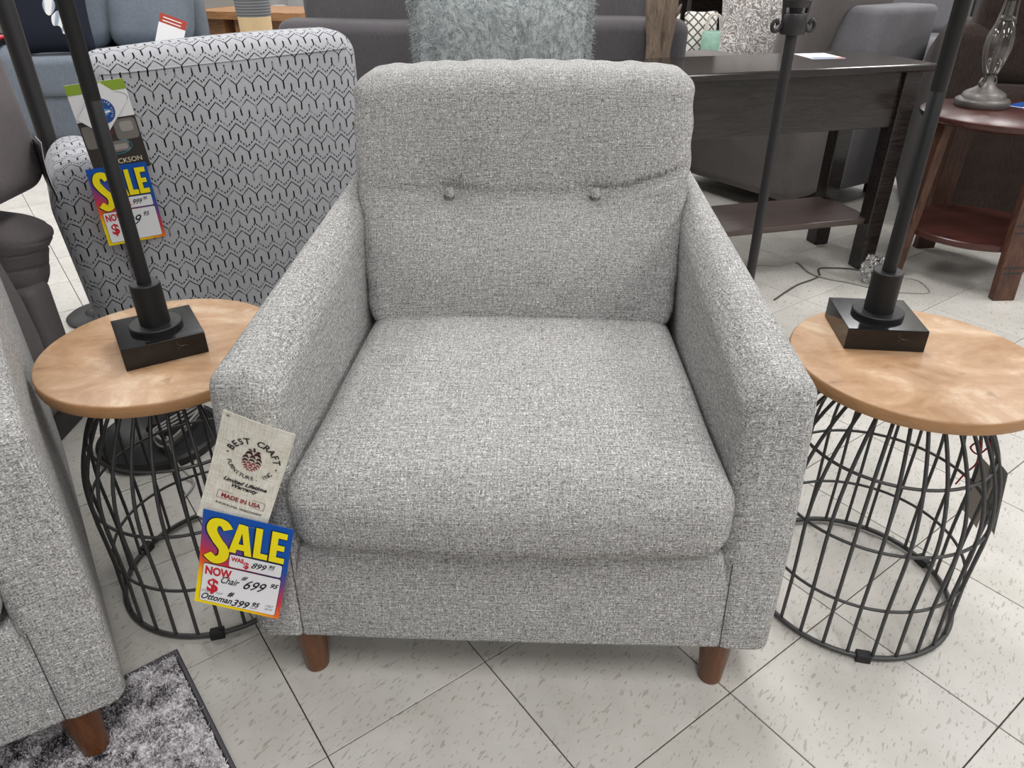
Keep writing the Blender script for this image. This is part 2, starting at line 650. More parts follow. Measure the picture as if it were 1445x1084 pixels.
def tube(name, pts, r, mat, parent=None, sides=8, closed=False, loc=None):
    v, f = tube_data(pts, r, sides, closed)
    return link(name, v, f, mat, parent, True, loc)


def spline(pts, n=8, closed=False):
    """Catmull-Rom through the points"""
    P = [np.array(p, float) for p in pts]
    out = []
    m = len(P)
    for i in range(m if closed else m - 1):
        p0 = P[(i - 1) % m] if closed or i > 0 else P[0]
        p1, p2 = P[i], P[(i + 1) % m]
        p3 = P[(i + 2) % m] if closed or i + 2 < m else P[-1]
        for k in range(n):
            t = k / n
            out.append(0.5 * ((2 * p1) + (p2 - p0) * t + (2 * p0 - 5 * p1 + 4 * p2 - p3) * t * t + (3 * p1 - p0 - 3 * p2 + p3) * t ** 3))
    if not closed:
        out.append(P[-1])
    return out


def lathe(name, prof, mat, parent=None, n=40, loc=None, smooth=True, close=True):
    verts, faces = [], []
    for r, z in prof:
        for k in range(n):
            th = 2 * PI * k / n
            verts.append((r * math.cos(th), r * math.sin(th), z))
    for i in range(len(prof) - 1):
        for k in range(n):
            k2 = (k + 1) % n
            faces.append([i * n + k, i * n + k2, (i + 1) * n + k2, (i + 1) * n + k])
    if close:
        if prof[0][0] > 1e-5:
            faces.append(list(range(n))[::-1])
        if prof[-1][0] > 1e-5:
            faces.append([(len(prof) - 1) * n + k for k in range(n)])
    o = link(name, verts, faces, mat, parent, smooth, loc)
    if smooth:
        sharp(o)
    return o


def sharp(o, deg=40):
    """split shading at hard edges"""
    bm = bmesh.new()
    bm.from_mesh(o.data)
    bmesh.ops.remove_doubles(bm, verts=bm.verts, dist=1e-6)
    lim = math.radians(deg)
    for e in bm.edges:
        if len(e.link_faces) == 2 and e.calc_face_angle(0) > lim:
            e.smooth = False
    bm.to_mesh(o.data)
    bm.free()


def ring_pts(r, z, n=48):
    return [(r * math.cos(2 * PI * k / n), r * math.sin(2 * PI * k / n), z) for k in range(n)]


# ---- flat print: lettering and marks as thin meshes in a card's own plane (x right, y up, z out)
def text_mesh(txt, size=0.02, bold=0.0, shear=0.0, xs=1.0, align='LEFT'):
    cu = bpy.data.curves.new('lettering', 'FONT')
    cu.body = txt
    cu.size = size
    cu.offset = bold
    cu.shear = shear
    cu.align_x = align
    cu.resolution_u = 3
    o = bpy.data.objects.new('lettering', cu)
    COL.objects.link(o)
    dg = bpy.context.evaluated_depsgraph_get()
    me = bpy.data.meshes.new_from_object(o.evaluated_get(dg))
    bpy.data.objects.remove(o)
    bpy.data.curves.remove(cu)
    v = np.array([tuple(q.co) for q in me.vertices]).reshape(-1, 3)
    f = [list(p.vertices) for p in me.polygons]
    bpy.data.meshes.remove(me)
    if len(v):
        v[:, 0] *= xs
        v[:, 2] = 0
    return v, f


class Print:
    """collects flat marks for one printed part"""
    def __init__(self, lift):
        self.v, self.f, self.lift = [], [], lift

    def add(self, v, f):
        b = len(self.v)
        self.lift += 0.00002
        self.v += [(float(p[0]), float(p[1]), self.lift) for p in v]
        self.f += [[i + b for i in q] for q in f]

    def text(self, txt, x, y, size, bold=0.0, shear=0.0, xs=1.0, align='LEFT', rot=0.0):
        v, f = text_mesh(txt, size, bold, shear, xs, align)
        if not len(v):
            return
        c, s = math.cos(rot), math.sin(rot)
        self.add([(x + p[0] * c - p[1] * s, y + p[0] * s + p[1] * c) for p in v], f)

    def poly(self, pts):
        self.add(pts, [list(range(len(pts)))])

    def rrect(self, x0, y0, x1, y1, r=0.002, n=4):
        ys = [y0 + r * (1 - math.cos(PI / 2 * k / n)) for k in range(n + 1)]
        m_ = max(1, int((y1 - y0) / 0.008))
        ys += [y0 + r + (y1 - y0 - 2 * r) * k / m_ for k in range(1, m_)]
        ys += [y1 - r * (1 - math.cos(PI / 2 * k / n)) for k in range(n, -1, -1)]
        v = []
        for y in ys:
            e = max(0.0, y0 + r - y, y - (y1 - r))
            ins = r - math.sqrt(max(0.0, r * r - e * e))
            v += [(x0 + ins, y), (x1 - ins, y)]
        self.add(v, [[2 * i, 2 * i + 1, 2 * i + 3, 2 * i + 2] for i in range(len(ys) - 1)])

    def disc(self, x, y, r, n=20, ry=None):
        self.poly([(x + r * math.cos(2 * PI * k / n), y + (ry or r) * math.sin(2 * PI * k / n)) for k in range(n)])

    def stroke(self, pts, w):
        pts = [np.array(p, float) for p in pts]
        L_, R_ = [], []
        for i, p in enumerate(pts):
            t = pts[min(i + 1, len(pts) - 1)] - pts[max(i - 1, 0)]
            t = t / (np.linalg.norm(t) + 1e-9)
            n = np.array((-t[1], t[0])) * w / 2
            L_.append(p + n)
            R_.append(p - n)
        v = L_ + R_
        m = len(pts)
        self.add(v, [[m + i, m + i + 1, i + 1, i] for i in range(m - 1)])

    def arc_text(self, txt, cx, cy, r, a_mid, size, step, below=False, bold=0.0):
        """letters along an arc about (cx, cy); step in radians per letter"""
        n = len(txt)
        for i, ch in enumerate(txt):
            if ch == ' ':
                continue
            k = (i - (n - 1) / 2) * step
            if not below:
                a = a_mid - k
                self.text(ch, cx + r * math.cos(a), cy + r * math.sin(a), size, bold, 0, 1, 'CENTER', a - PI / 2)
            else:
                a = a_mid + k
                self.text(ch, cx + r * math.cos(a), cy + r * math.sin(a), size, bold, 0, 1, 'CENTER', a + PI / 2)

    def build(self, name, mat, parent, bend=None):
        v = [(x, y, z + (bend(x, y) if bend else 0)) for x, y, z in self.v]
        return link(name, v, self.f, mat, parent)


def card_mesh(name, w, h, mat, parent, bend=None, nx=6, ny=10, t=0.0005):
    """thin card with thickness, centred, optionally curled"""
    v, f = [], []
    for side in (1, -1):
        for j in range(ny + 1):
            for i in range(nx + 1):
                x, y = -w / 2 + w * i / nx, -h / 2 + h * j / ny
                v.append((x, y, side * t / 2 + (bend(x, y) if bend else 0)))
    n1 = (nx + 1) * (ny + 1)
    for j in range(ny):
        for i in range(nx):
            a = j * (nx + 1) + i
            f.append([a, a + 1, a + nx + 2, a + nx + 1])
            f.append([n1 + a, n1 + a + nx + 1, n1 + a + nx + 2, n1 + a + 1])
    rim = [i for i in range(nx + 1)] + [j * (nx + 1) + nx for j in range(1, ny + 1)] + [ny * (nx + 1) + i for i in range(nx - 1, -1, -1)] + [j * (nx + 1) for j in range(ny - 1, 0, -1)]
    for a, b in zip(rim, rim[1:] + rim[:1]):
        f.append([a, n1 + a, n1 + b, b])
    return link(name, v, f, mat, parent)


def frame_matrix(origin, right, up):
    r = Vector(right).normalized()
    u = Vector(up)
    u = (u - r * u.dot(r)).normalized()
    n = r.cross(u)
    return Matrix(((r.x, u.x, n.x, origin[0]), (r.y, u.y, n.y, origin[1]), (r.z, u.z, n.z, origin[2]), (0, 0, 0, 1)))


#==SETTING==
# ------------------------------------------------------------------ floor of single tiles
TILE, YAW, OI, OJ = 0.3048, 0.6275265, 0.561265, -3.444246
ca, sa = math.cos(YAW), math.sin(YAW)
sub = cbox('floor', (-9, -4.5, -0.06), (9, 13, -0.0035), M['grout'], None, 0.001)
sub['kind'] = 'structure'
sub['label'] = 'speckled off-white vinyl tile floor laid on the diagonal'
g = 0.0011
hs = TILE / 2 - g
tv, tf = [], []
for z, s_ in ((-0.0034, hs), (-0.0006, hs), (0.0, hs - 0.0006)):
    tv += [(-s_, -s_, z), (s_, -s_, z), (s_, s_, z), (-s_, s_, z)]
for L0 in (0, 4):
    for k in range(4):
        k2 = (k + 1) % 4
        tf.append([L0 + k, L0 + k2, L0 + 4 + k2, L0 + 4 + k])
tf.append([8, 9, 10, 11])
tile_me = bpy.data.meshes.new('tile')
tile_me.from_pydata(tv, [], tf)
tile_me.materials.append(M['tile'])
cells = []
for i in range(-40, 50):
    for j in range(-50, 40):
        a, b = (i + 0.5 + OI) * TILE, (j + 0.5 + OJ) * TILE
        x, y = ca * a + sa * b, sa * a - ca * b
        if -8.5 < x < 8.5 and -4 < y < 12.5:
            cells.append((x, y))
fx = lambda x, y: (y > 0.35) and abs(x) < 0.35 + 0.62 * y
cells.sort(key=lambda c: (0 if fx(*c) else 1, math.hypot(c[0], c[1])))
for x, y in cells[:290]:
    o = bpy.data.objects.new('tile', tile_me)
    COL.objects.link(o)
    o.parent = sub
    o.location = (x, y, random.uniform(-0.0003, 0.0))
    o.rotation_euler = (0, 0, YAW + random.choice((0, 0, PI)))
rest_v, rest_f = [], []
for x, y in cells[290:]:
    b0 = len(rest_v)
    for px, py, pz in tv:
        rest_v.append((x + ca * px - sa * py, y + sa * px + ca * py, pz))
    rest_f += [[b0 + q for q in f] for f in tf]
far_tiles = link('far_tiles', rest_v, rest_f, M['tile'], sub)
far_tiles['kind'] = 'stuff'

#==CHAIR==
# ------------------------------------------------------------------ the grey tweed armchair
def make_armchair(name, label):
    root = thing(name, label, 'armchair')
    T = M['tweed']
    # front rail under the cushion, raked like the arm fronts
    rbox('front_rail', (-0.349, 0.004, 0.119), (0.349, 0.62, 0.308), 0.010, T, root, (8, 3, 3), 3,
         lambda x, y, z, a, b, c: (x * (1 - 0.05 * min(1, max(0, (z - 0.27) / 0.025))), y + (0.085 * (z - 0.128) - 0.003 * (1 - a * a) if b < 0 else 0), z))

    # arms: slabs with a raked front, a rounded top that climbs and narrows to the back
    def arm(sg):
        def w(x, y, z, a, b, c):
            top = min(1.0, max(0.0, (z - 0.128) / 0.472))
            yy = min(1.0, max(0.0, y / 0.80))
            z2 = 0.128 + (z - 0.128) * (1 + 0.235 * yy)
            rake = 0.085 * (z - 0.128) * max(0.0, 1 - yy * 3)
            inner = max(0.0, -a)
            z2 -= 0.030 * inner ** 1.5 * top ** 4
            outx = -0.070 * yy * (0.5 + 0.5 * a)
            inx = -0.016 * yy * (0.5 - 0.5 * a)
            belly = 0.006 * math.sin(PI * top) * (1 if a > 0 else 0)
            pad = 0.004 * (1 - b * b) * (1 if a < 0 else 0)
            return (sg * (x + outx + inx + belly - pad), y + rake, max(0.125 - 0.0005 * c, z2))
        v, f = rbox_data((0.0985, 0.80, 0.502), 0.030, (4, 14, 9), 5)
        n = v / np.array((0.0985, 0.80, 0.502)) * 2
        v = v + np.array((0.37925, 0.40, 0.349))
        v = np.array([w(*p, *q) for p, q in zip(v, n)])
        if sg < 0:
            f = [q[::-1] for q in f]
        o = link('arm', v, f, T, root, True)
        # seam down the arm front where it meets the rail
        tube('seam', [(sg * 0.3435, 0.0033 + 0.085 * (z - 0.128), z) for z in np.linspace(0.123, 0.296, 6)], 0.0006, M['piping'], o, 5)
        return o
    arm(-1)
    arm(1)

    # seat cushion
    def seat(x, y, z, a, b, c):
        top = max(0.0, c)
        crown = 0.018 * (1 - a ** 4) * (1 - b ** 4) * top
        front = max(0.0, -b)
        x2 = x * (1 + 0.050 * front ** 2) * (1 - 0.030 * max(0, b))
        belly = -0.012 * (1 - a * a) * front ** 4 * (1 - c * c)
        drop = -0.018 * front ** 6 * top
        wav = 0.0022 * math.sin(9 * x + 4 * y) * top
        sag = 0.006 * math.cos(a * 2.2) * (1 if c < 0 else 0) * front ** 4
        return (x2, y + belly, z + crown + drop + wav - sag)
    s = rbox('seat_cushion', (-0.322, -0.012, 0.306), (0.322, 0.60, 0.458), 0.052, T, root, (14, 12, 3), 6, seat)
    s['label'] = 'plump loose seat cushion'

    # back cushion, leaning, with two tufts and a crease between them
    W0, W1, Z0, Z1 = 0.308, 0.334, 0.430, 0.902

    def back(x, y, z, a, b, c):
        t = (z - Z0) / (Z1 - Z0)
        tt = min(1, max(0, t))
        wx = W0 + (W1 - W0) * tt + 0.010 * math.sin(PI * tt)
        # edges pinch slightly where the tuft row is
        pinch = 1 - 0.012 * math.exp(-((t - 0.52) / 0.09) ** 2)
        x2 = a * wx * pinch
        yc = 0.600 + 0.175 * t                    # lean of the mid plane
        f = 1 if b < 0 else 0
        d = -y                                     # y passed in is offset from the mid plane
        edge = (1 - a ** 8)
        lo = math.sin(PI * min(1, max(0, t / 0.54))) if t < 0.54 else 0
        hi = math.sin(PI * min(1, max(0, (t - 0.50) / 0.62))) if t >= 0.50 else 0
        bul = (0.030 * lo + 0.014 * hi) * (1 - a * a * 0.6)
        for bx in (-0.142, 0.147):
            rr = ((x2 - bx) / 0.036) ** 2 + ((z - 0.692) / 0.030) ** 2
            bul -= 0.016 * math.exp(-rr)
            bul -= 0.012 * math.exp(-(((x2 - bx) / 0.085) ** 2 + ((z - 0.712) / 0.085) ** 2))
        # crease running through both tufts, kicking up at the right edge
        zc = 0.692 + (0.050 * max(0, (x2 - 0.16) / 0.17) ** 1.2 if x2 > 0.16 else 0.012 * max(0, (-x2 - 0.15) / 0.17))
        amp = 0.007 if -0.16 < x2 < 0.17 else (0.007 + 0.012 * min(1, (x2 - 0.17) / 0.06) if x2 > 0 else 0.004)
        bul -= amp * math.exp(-((z - zc) / (0.007 if x2 > 0.16 else 0.010)) ** 2)
        # top edge sags and ripples
        top = max(0, (t - 0.8) / 0.2)
        rip = (0.0012 * math.sin(x2 * 62) + 0.0012 * math.sin(x2 * 117 + 1) + 0.010 * (1 - a * a) - 0.004 * max(0, -a) ** 3) * top
        sidew = 0.0016 * math.sin(z * 95) * abs(a) ** 6
        low = 0.004 * math.sin(x2 * 30) * max(0, 1 - t / 0.1)
        return (x2 + sidew * (1 if a > 0 else -1), yc + y - bul * f * edge, z + rip + low)
    rb_v, rb_f = rbox_data((2 * W0, 0.17, Z1 - Z0), 0.036, (48, 3, 64), 5)
    n = rb_v / np.array((W0, 0.085, (Z1 - Z0) / 2))
    p = rb_v + np.array((0, 0, (Z0 + Z1) / 2))
    v = np.array([back(*q, *w) for q, w in zip(p, n)])
    bc = link('back_cushion', v, rb_f, T, root, True)
    bc['label'] = 'tufted leaning back cushion'
    for bx in (-0.142, 0.147):
        # covered button sunk in the tuft
        vs_, fs_ = [], []
        prof = [(0.0, 0.0040), (0.006, 0.0036), (0.0098, 0.0018), (0.0114, -0.002), (0.0108, -0.006)]
        for r_, h_ in prof:
            for k in range(16):
                th = 2 * PI * k / 16
                vs_.append((r_ * math.cos(th), -h_, r_ * math.sin(th)))
        for i in range(len(prof) - 1):
            for k in range(16):
                fs_.append([i * 16 + k, (i + 1) * 16 + k, (i + 1) * 16 + (k + 1) % 16, i * 16 + (k + 1) % 16])
        bt = link('button', vs_, fs_, T, bc, True, (bx, 0.6190, 0.693))
        bt.rotation_euler = (math.radians(-18), 0, 0)
    # outer back shell behind the cushion
    def shell(x, y, z, a, b, c):
        t = (z - 0.13) / 0.72
        return (x * (1 - 0.03 * t), y + 0.10 * max(0, t - 0.25), z)
    rbox('back_frame', (-0.345, 0.735, 0.13), (0.345, 0.83, 0.80), 0.03, T, root, (8, 2, 8), 3, shell)
    # legs
    for lx, ly in ((-0.349, 0.046), (0.352, 0.046), (-0.28, 0.66), (0.28, 0.66)):
        lathe('leg', [(0.0, 0.0), (0.0185, 0.0), (0.0205, 0.002), (0.0225, 0.03), (0.0305, 0.124), (0.0, 0.124)], M['leg_wood'], root, 24, (lx, ly, 0))
    return root


chair = make_armchair('armchair', 'light grey tweed armchair in the centre with two button tufts and price tags')
chair.location = (-0.0075, 0.8202, 0)
chair.rotation_euler = (0, 0, math.radians(-2.58))
chair2 = copy_tree(chair)
tag(chair2, 'light grey tweed armchair cut by the left edge, standing on the shaggy rug', 'armchair')
CH2 = math.radians(29)
chair2.rotation_euler = (0, 0, CH2)
chair2.location = (-0.583 - 0.4275 * math.cos(CH2), 0.712 - 0.4275 * math.sin(CH2), 0.013)

#==TABLES==
# ------------------------------------------------------------------ wire drum side tables
cage_prof = [(0.187, 0.008), (0.1855, 0.06), (0.184, 0.12), (0.1855, 0.185), (0.187, 0.25), (0.181, 0.31), (0.163, 0.37), (0.135, 0.425), (0.105, 0.468), (0.082, 0.500)]


def make_cage_table(label, loc, foot0):
    root = thing('wire_side_table', label, 'side table', loc)
    prof = [(0.0, 0.500), (0.196, 0.500), (0.199, 0.502), (0.200, 0.506), (0.200, 0.5185), (0.1985, 0.5215), (0.196, 0.5228), (0.0, 0.523)]
    top = lathe('table_top', prof, M['tan_wood'], root, 72)
    top.data.materials.append(M['tan_edge'])
    for pl in top.data.polygons:
        if abs(pl.normal.z) < 0.75:
            pl.material_index = 1
    pts = spline([(r, 0, z) for r, z in cage_prof], 3)
    me = None
    for k in range(28):
        if me is None:
            o = tube('wire', pts, 0.0033, M['wire'], root, 7)
            me = o.data
        else:
            o = bpy.data.objects.new('wire', me)
            COL.objects.link(o)
            o.parent = root
        o.rotation_euler = (0, 0, 2 * PI * (k + 0.35) / 28)
    tube('base_ring', ring_pts(0.188, 0.0085, 64), 0.0052, M['wire'], root, 8, True)
    for r, z in ((0.1815, 0.12), (0.1845, 0.25), (0.1600, 0.37)):
        tube('hoop', ring_pts(r, z, 64), 0.0030, M['wire'], root, 7, True)
    tube('top_ring', ring_pts(0.083, 0.497, 40), 0.004, M['wire'], root, 8, True)
    for a in (foot0, foot0 + 120, foot0 + 240):
        th = math.radians(a)
        f = cbox('rubber_foot', (-0.013, -0.0085, 0.0), (0.013, 0.0085, 0.018), M['rubber'], root, 0.002)
        f.location = (0.188 * math.cos(th), 0.188 * math.sin(th), 0)
        f.rotation_euler = (0, 0, th + PI / 2)
    return root


LTAB, RTAB = (-0.603, 1.124, 0), (0.671, 1.064, 0)
make_cage_table('round tan-topped black wire cage side table left of the centre armchair', LTAB, -75)
t2 = make_cage_table('round tan-topped black wire cage side table right of the centre armchair', RTAB, -103)


def make_table_lamp(label, loc, rz):
    root = thing('table_lamp', label, 'table lamp', loc, rz)
    b = cbox('marble_base', (-0.0645, -0.0645, 0), (0.0645, 0.0645, 0.0385), M['marble'], root, 0.0012)
    lathe('base_disc', [(0, 0.0385), (0.042, 0.0385), (0.042, 0.0455), (0.0405, 0.047), (0.0, 0.047)], M['lamp_black'], root, 48)
    lathe('collar', [(0, 0.047), (0.024, 0.047), (0.024, 0.1165), (0.0225, 0.118), (0.0, 0.118)], M['lamp_black'], root, 40)
    p = lathe('pole', [(0, 0.118), (0.0112, 0.118), (0.0112, 0.40), (0.0109, 0.4005), (0.0109, 0.4015), (0.0112, 0.402), (0.0112, 0.72), (0.0, 0.72)], M['lamp_black'], root, 24)
    lathe('socket', [(0, 0.72), (0.016, 0.72), (0.016, 0.80), (0.0, 0.80)], M['lamp_black'], root, 20)
    lathe('lamp_shade', [(0.17, 0.74), (0.14, 0.98), (0.138, 0.98), (0.168, 0.74)], M['lampshade'], root, 48, close=False)
    return root


LZ = 0.523
make_table_lamp('black pole lamp on square black marble base on the left wire table', (-0.602, 1.1195, LZ), math.radians(31.5))
make_table_lamp('black pole lamp on square black marble base on the right wire table', (0.633, 1.150, LZ), math.radians(-6.8))
tl = None

#==TAGS==
# ------------------------------------------------------------------ tags hanging on the centre armchair
CW = Matrix.Translation(chair.location) @ Matrix.Rotation(chair.rotation_euler.z, 4, 'Z')


def hang(root, tl, tr, bl, base):
    """place a card thing from three corners given in the frame `base`"""
    tl, tr, bl = [base @ Vector(p) for p in (tl, tr, bl)]
    c = (tr + bl) / 2
    root.matrix_world = frame_matrix(c, tr - tl, tl - bl)
    return (tr - tl).length, (tl - bl).length


wc = thing('warranty_card', 'linen-look card with a dark red pine cone hanging on the armchair', 'tag')
hang(wc, (-0.371, -0.020, 0.588), (-0.281, -0.020, 0.550), (-0.451, -0.020, 0.4045), CW)
w1, h1 = 0.0985, 0.200
bend1 = lambda x, y: 0.0035 * math.cos(x * 26) + 0.006 * (y / 0.1) ** 2 - 0.004
card_mesh('card', w1, h1, M['linen'], wc, bend1)
lf = 0.0012
cxx, cyy = 0.0035, 0.030
px = Print(lf)
px.arc_text('BEST CRAFT', cxx, cyy, 0.0290, PI / 2 - 0.03, 0.0142, 0.278, False, 0.0003)
px.arc_text('FURNITURE, INC', cxx, cyy, 0.0352, -PI / 2 - 0.05, 0.0090, 0.172, True, 0.00012)
px.disc(cxx - 0.0345, cyy + 0.002, 0.0013)
px.disc(cxx + 0.0345, cyy - 0.004, 0.0013)
px.build('maker_lettering', M['ink_black'], wc, bend1)
px = Print(lf)
px.text('Limited Lifetime', 0.003, -0.0195, 0.0094, 0.0003, 0.35, 1.0, 'CENTER')
px.text('Warranty', 0.003, -0.0275, 0.0094, 0.0003, 0.35, 1.0, 'CENTER')
px.build('warranty_lettering', M['ink_black'], wc, bend1)
px = Print(lf)
px.text('KAUKAUNA, WISCONSIN', 0.004, -0.0640, 0.0050, 0.0001, 0, 1.15, 'CENTER')
px.build('place_lettering', M['ink_black'], wc, bend1)
pr = Print(lf)
pr.text('MADE IN USA', 0.004, -0.0510, 0.0108, 0.0003, 0, 0.86, 'CENTER')
for a, b in (((-0.0300, -0.0540), (0.0380, -0.0540)), ((-0.0300, -0.0405), (0.0380, -0.0405)), ((-0.0300, -0.0540), (-0.0300, -0.0405)), ((0.0380, -0.0540), (0.0380, -0.0405))):
    pr.stroke([a, b], 0.0006)
pr.build('stamp', M['ink_darkred'], wc, bend1)
# pine cone emblem: rows of overlapping leaf-shaped scales, dark at the top and red at the tip
cone_rows = [(0.0115, 2, 0.0115, 0.0085), (0.0050, 3, 0.0140, 0.0070), (-0.0010, 3, 0.0138, 0.0060), (-0.0060, 4, 0.0130, 0.0048), (-0.0105, 3, 0.0108, 0.0044), (-0.0145, 3, 0.0085, 0.0038), (-0.0180, 2, 0.0050, 0.0034)]
for idx, mt in ((0, 'ink_maroon'), (1, 'ink_darkred')):
    pc = Print(lf)
    for ri, (yy, nsc, hw, sh) in enumerate(cone_rows):
        if (ri >= 3) != bool(idx):
            continue
        for k in range(nsc):
            xx = cxx - hw + (2 * hw) * (k + 0.5) / nsc
            sw = hw / nsc * 0.93
            lean = -0.35 * (xx - cxx) / 0.014
            y0 = cyy + yy - 0.22 * abs(xx - cxx)
            arc = [(math.cos(t), math.sin(t)) for t in np.linspace(0, PI, 8)]
            low = [(-0.5, 0.28), (0.0, 0.40), (0.5, 0.28)]
            pts = [(xx + sw * ax_, y0 + sh * (ay_ - 0.3) + lean * 0.004 * ax_) for ax_, ay_ in arc + low]
            pc.poly(pts)
    if not idx:
        pc.stroke([(cxx + 0.0005, cyy + 0.0165), (cxx, cyy + 0.0200), (cxx - 0.0012, cyy + 0.0235)], 0.0030)
        pc.poly([(cxx - 0.001, cyy + 0.0172), (cxx - 0.006, cyy + 0.0200), (cxx - 0.009, cyy + 0.0190), (cxx - 0.005, cyy + 0.0165)])
        pc.poly([(cxx + 0.002, cyy + 0.0165), (cxx + 0.007, cyy + 0.0160), (cxx + 0.010, cyy + 0.0185), (cxx + 0.005, cyy + 0.0195)])
    pc.build('pine_cone_emblem', M[mt], wc, bend1)
pin = Print(0.0016)
pin.disc(-w1 / 2 + 0.008, h1 / 2 - 0.006, 0.0022)
pin.build('fastener', M['ink_grey'], wc, bend1)


def sale_tag(label, base, tl, tr, bl, was, big, curl, extra=True):
    st = thing('sale_tag', label, 'tag')
    w, h = hang(st, tl, tr, bl, base)
    w, h = 0.131, 0.186
    card_mesh('card', w, h, M['sale'], st, curl, 8, 12)
    S_pts = spline([(-0.0270, 0.0640), (-0.0340, 0.0745), (-0.0460, 0.0740), (-0.0505, 0.0590), (-0.0420, 0.0400), (-0.0310, 0.0230), (-0.0320, 0.0060), (-0.0430, -0.0020), (-0.0545, 0.0080)], 6)

    def letters(q, dx, dy, grow):
        q.stroke([(x + dx, y + dy) for x, y in S_pts], 0.0150 + grow * 2)
        g_ = grow

        def quad(*pts):
            c_ = np.mean(np.array(pts), axis=0)
            q.poly([tuple(np.array(v_) + np.sign(np.array(v_) - c_) * g_ + (dx, dy)) for v_ in pts])
        # A
        quad((-0.0240, 0.0210), (-0.0135, 0.0210), (-0.0040, 0.0810), (-0.0125, 0.0810))
        quad((0.0000, 0.0200), (0.0105, 0.0200), (0.0005, 0.0800), (-0.0090, 0.0805))
        quad((-0.0150, 0.0290), (0.0020, 0.0290), (0.0010, 0.0410), (-0.0140, 0.0410))
        # L
        quad((0.0125, 0.0205), (0.0225, 0.0205), (0.0225, 0.0815), (0.0125, 0.0815))
        quad((0.0125, 0.0205), (0.0335, 0.0205), (0.0335, 0.0320), (0.0125, 0.0320))
        # E
        quad((0.0360, 0.0205), (0.0460, 0.0205), (0.0460, 0.0825), (0.0360, 0.0825))
        for ya, yb_, xe in ((0.0205, 0.0320, 0.0585), (0.0460, 0.0570, 0.0565), (0.0710, 0.0825, 0.0585)):
            quad((0.0360, ya), (xe, ya), (xe, yb_), (0.0360, yb_))
    p = Print(0.0010)
    letters(p, -0.0012, -0.0008, 0.0012)
    p.build('letter_shadow', M['ink_black'], st, curl)
    p = Print(0.0016)
    letters(p, 0.0, 0.0, 0.0)
    p.build('sale_lettering', M['ink_yellow'], st, curl)
    p = Print(0.0010)
    p.rrect(-0.0217, -0.0102, 0.0582, 0.0172, 0.004)
    p.rrect(-0.0587, -0.0872, 0.0592, -0.0126, 0.004)
    p.build('price_panel_border', M['ink_black'], st, curl)
    p = Print(0.0016)
    p.rrect(-0.0210, -0.0095, 0.0575, 0.0165, 0.0035)
    p.rrect(-0.0580, -0.0865, 0.0585, -0.0133, 0.0035)
    p.build('price_panel', M['paper'], st, curl)
    p = Print(0.0021)
    p.text('WAS', -0.0180, 0.0040, 0.0118, 0.0005, 0, 0.72)
    p.text('$', 0.0000, -0.0055, 0.0175, 0.0005, 0, 0.95)
    p.text('NOW', -0.0550, -0.0335, 0.0225, 0.0009, 0, 0.66)
    p.text('$', -0.0500, -0.0660, 0.0350, 0.0010, 0, 0.95)
    p.build('red_lettering', M['ink_red'], st, curl)
    p = Print(0.0021)
    p.text(was, 0.0110, -0.0020, 0.0175, 0.0002, 0.50, 0.80)
    p.text('95', 0.0370, 0.0055, 0.0100, 0.0002, 0.4, 0.9)
    if extra:
        p.text('Chair', -0.0315, -0.0455, 0.0195, 0.0002, 0.50, 0.62)
        p.text('#', 0.0000, -0.0305, 0.0130, 0.0002, 0.5, 0.9)
        p.text(big, 0.0020, -0.0475, 0.0275, 0.0002, 0.60, 0.76)
        p.text('95', 0.0430, -0.0335, 0.0125, 0.0003, 0.5, 0.9)
        p.text('Ottoman', -0.0575, -0.0825, 0.0165, 0.0003, 0.45, 0.78, 'LEFT', 0.0)
        p.text('#', -0.0165, -0.0680, 0.0135, 0.0004, 0.4, 0.9)
        p.text('399', -0.0100, -0.0845, 0.0185, 0.0003, 0.5, 0.90, 'LEFT', 0.0)
        p.text('95', 0.0205, -0.0780, 0.0125, 0.0003, 0.4, 0.9)
        p.stroke([(0.0190, -0.0812), (0.0305, -0.0808)], 0.0008)
        p.stroke([(0.0370, 0.0030), (0.0460, 0.0033)], 0.0006)
    else:
        p.text(big, -0.0310, -0.0510, 0.0330, 0.0002, 0.5, 0.95)
        p.text('95', 0.0270, -0.0335, 0.0150, 0.0002, 0.45, 0.9)
    p.build('handwriting', M['ink_black'], st, curl)
    if extra:
        p = Print(0.0021)
        p.text('Chair & half', -0.0575, -0.0690, 0.0066, 0.0, 0.4, 1.0)
        p.text('1967', 0.0410, -0.0730, 0.0062, 0.0, 0.4, 1.0)
        p.text('28 EF', 0.0410, -0.0790, 0.0055, 0.0, 0.4, 1.0)
        p.build('pencil_note', M['ink_grey'], st, curl)
        p = Print(0.0019)
        p.stroke([(0.0010, 0.0790), (0.0110, 0.0810)], 0.0008)
        p.build('staple', M['ink_grey'], st, curl)
    return st


sale_tag('sale tag with chair and ottoman prices below the pine cone card', CW,
         (-0.440, -0.027, 0.424), (-0.314, -0.027, 0.388), (-0.482, -0.027, 0.238), '899', '699', lambda x, y: 0.010 * (max(0, -y) / 0.09) ** 2 * 0.8)

#==PATTERN CHAIR==
# ------------------------------------------------------------------ zigzag-print swivel chair seen from behind
PA = math.radians(30.65)
pch = thing('swivel_chair', 'swivel chair seen from behind in grey fabric with a black zigzag knit print', 'armchair', (-0.94, 1.78, 0), PA)
Z = M['zigzag']


def pback(x, y, z, a, b, c):
    t = (z - 0.14) / 0.80
    top = max(0.0, c)
    return (x - 0.018 * (1 - t) * (1 if a < 0 else -1) * 0 - 0.012 * (1 - t) * (1 if a < 0 else 0), y + 0.05 * (1 - t) * 0 - 0.012 * (1 - a * a) * (1 - c * c) * (1 if b < 0 else 0), z + 0.026 * (a * 0.5 + 0.5) * top - 0.010 * a * a * top)


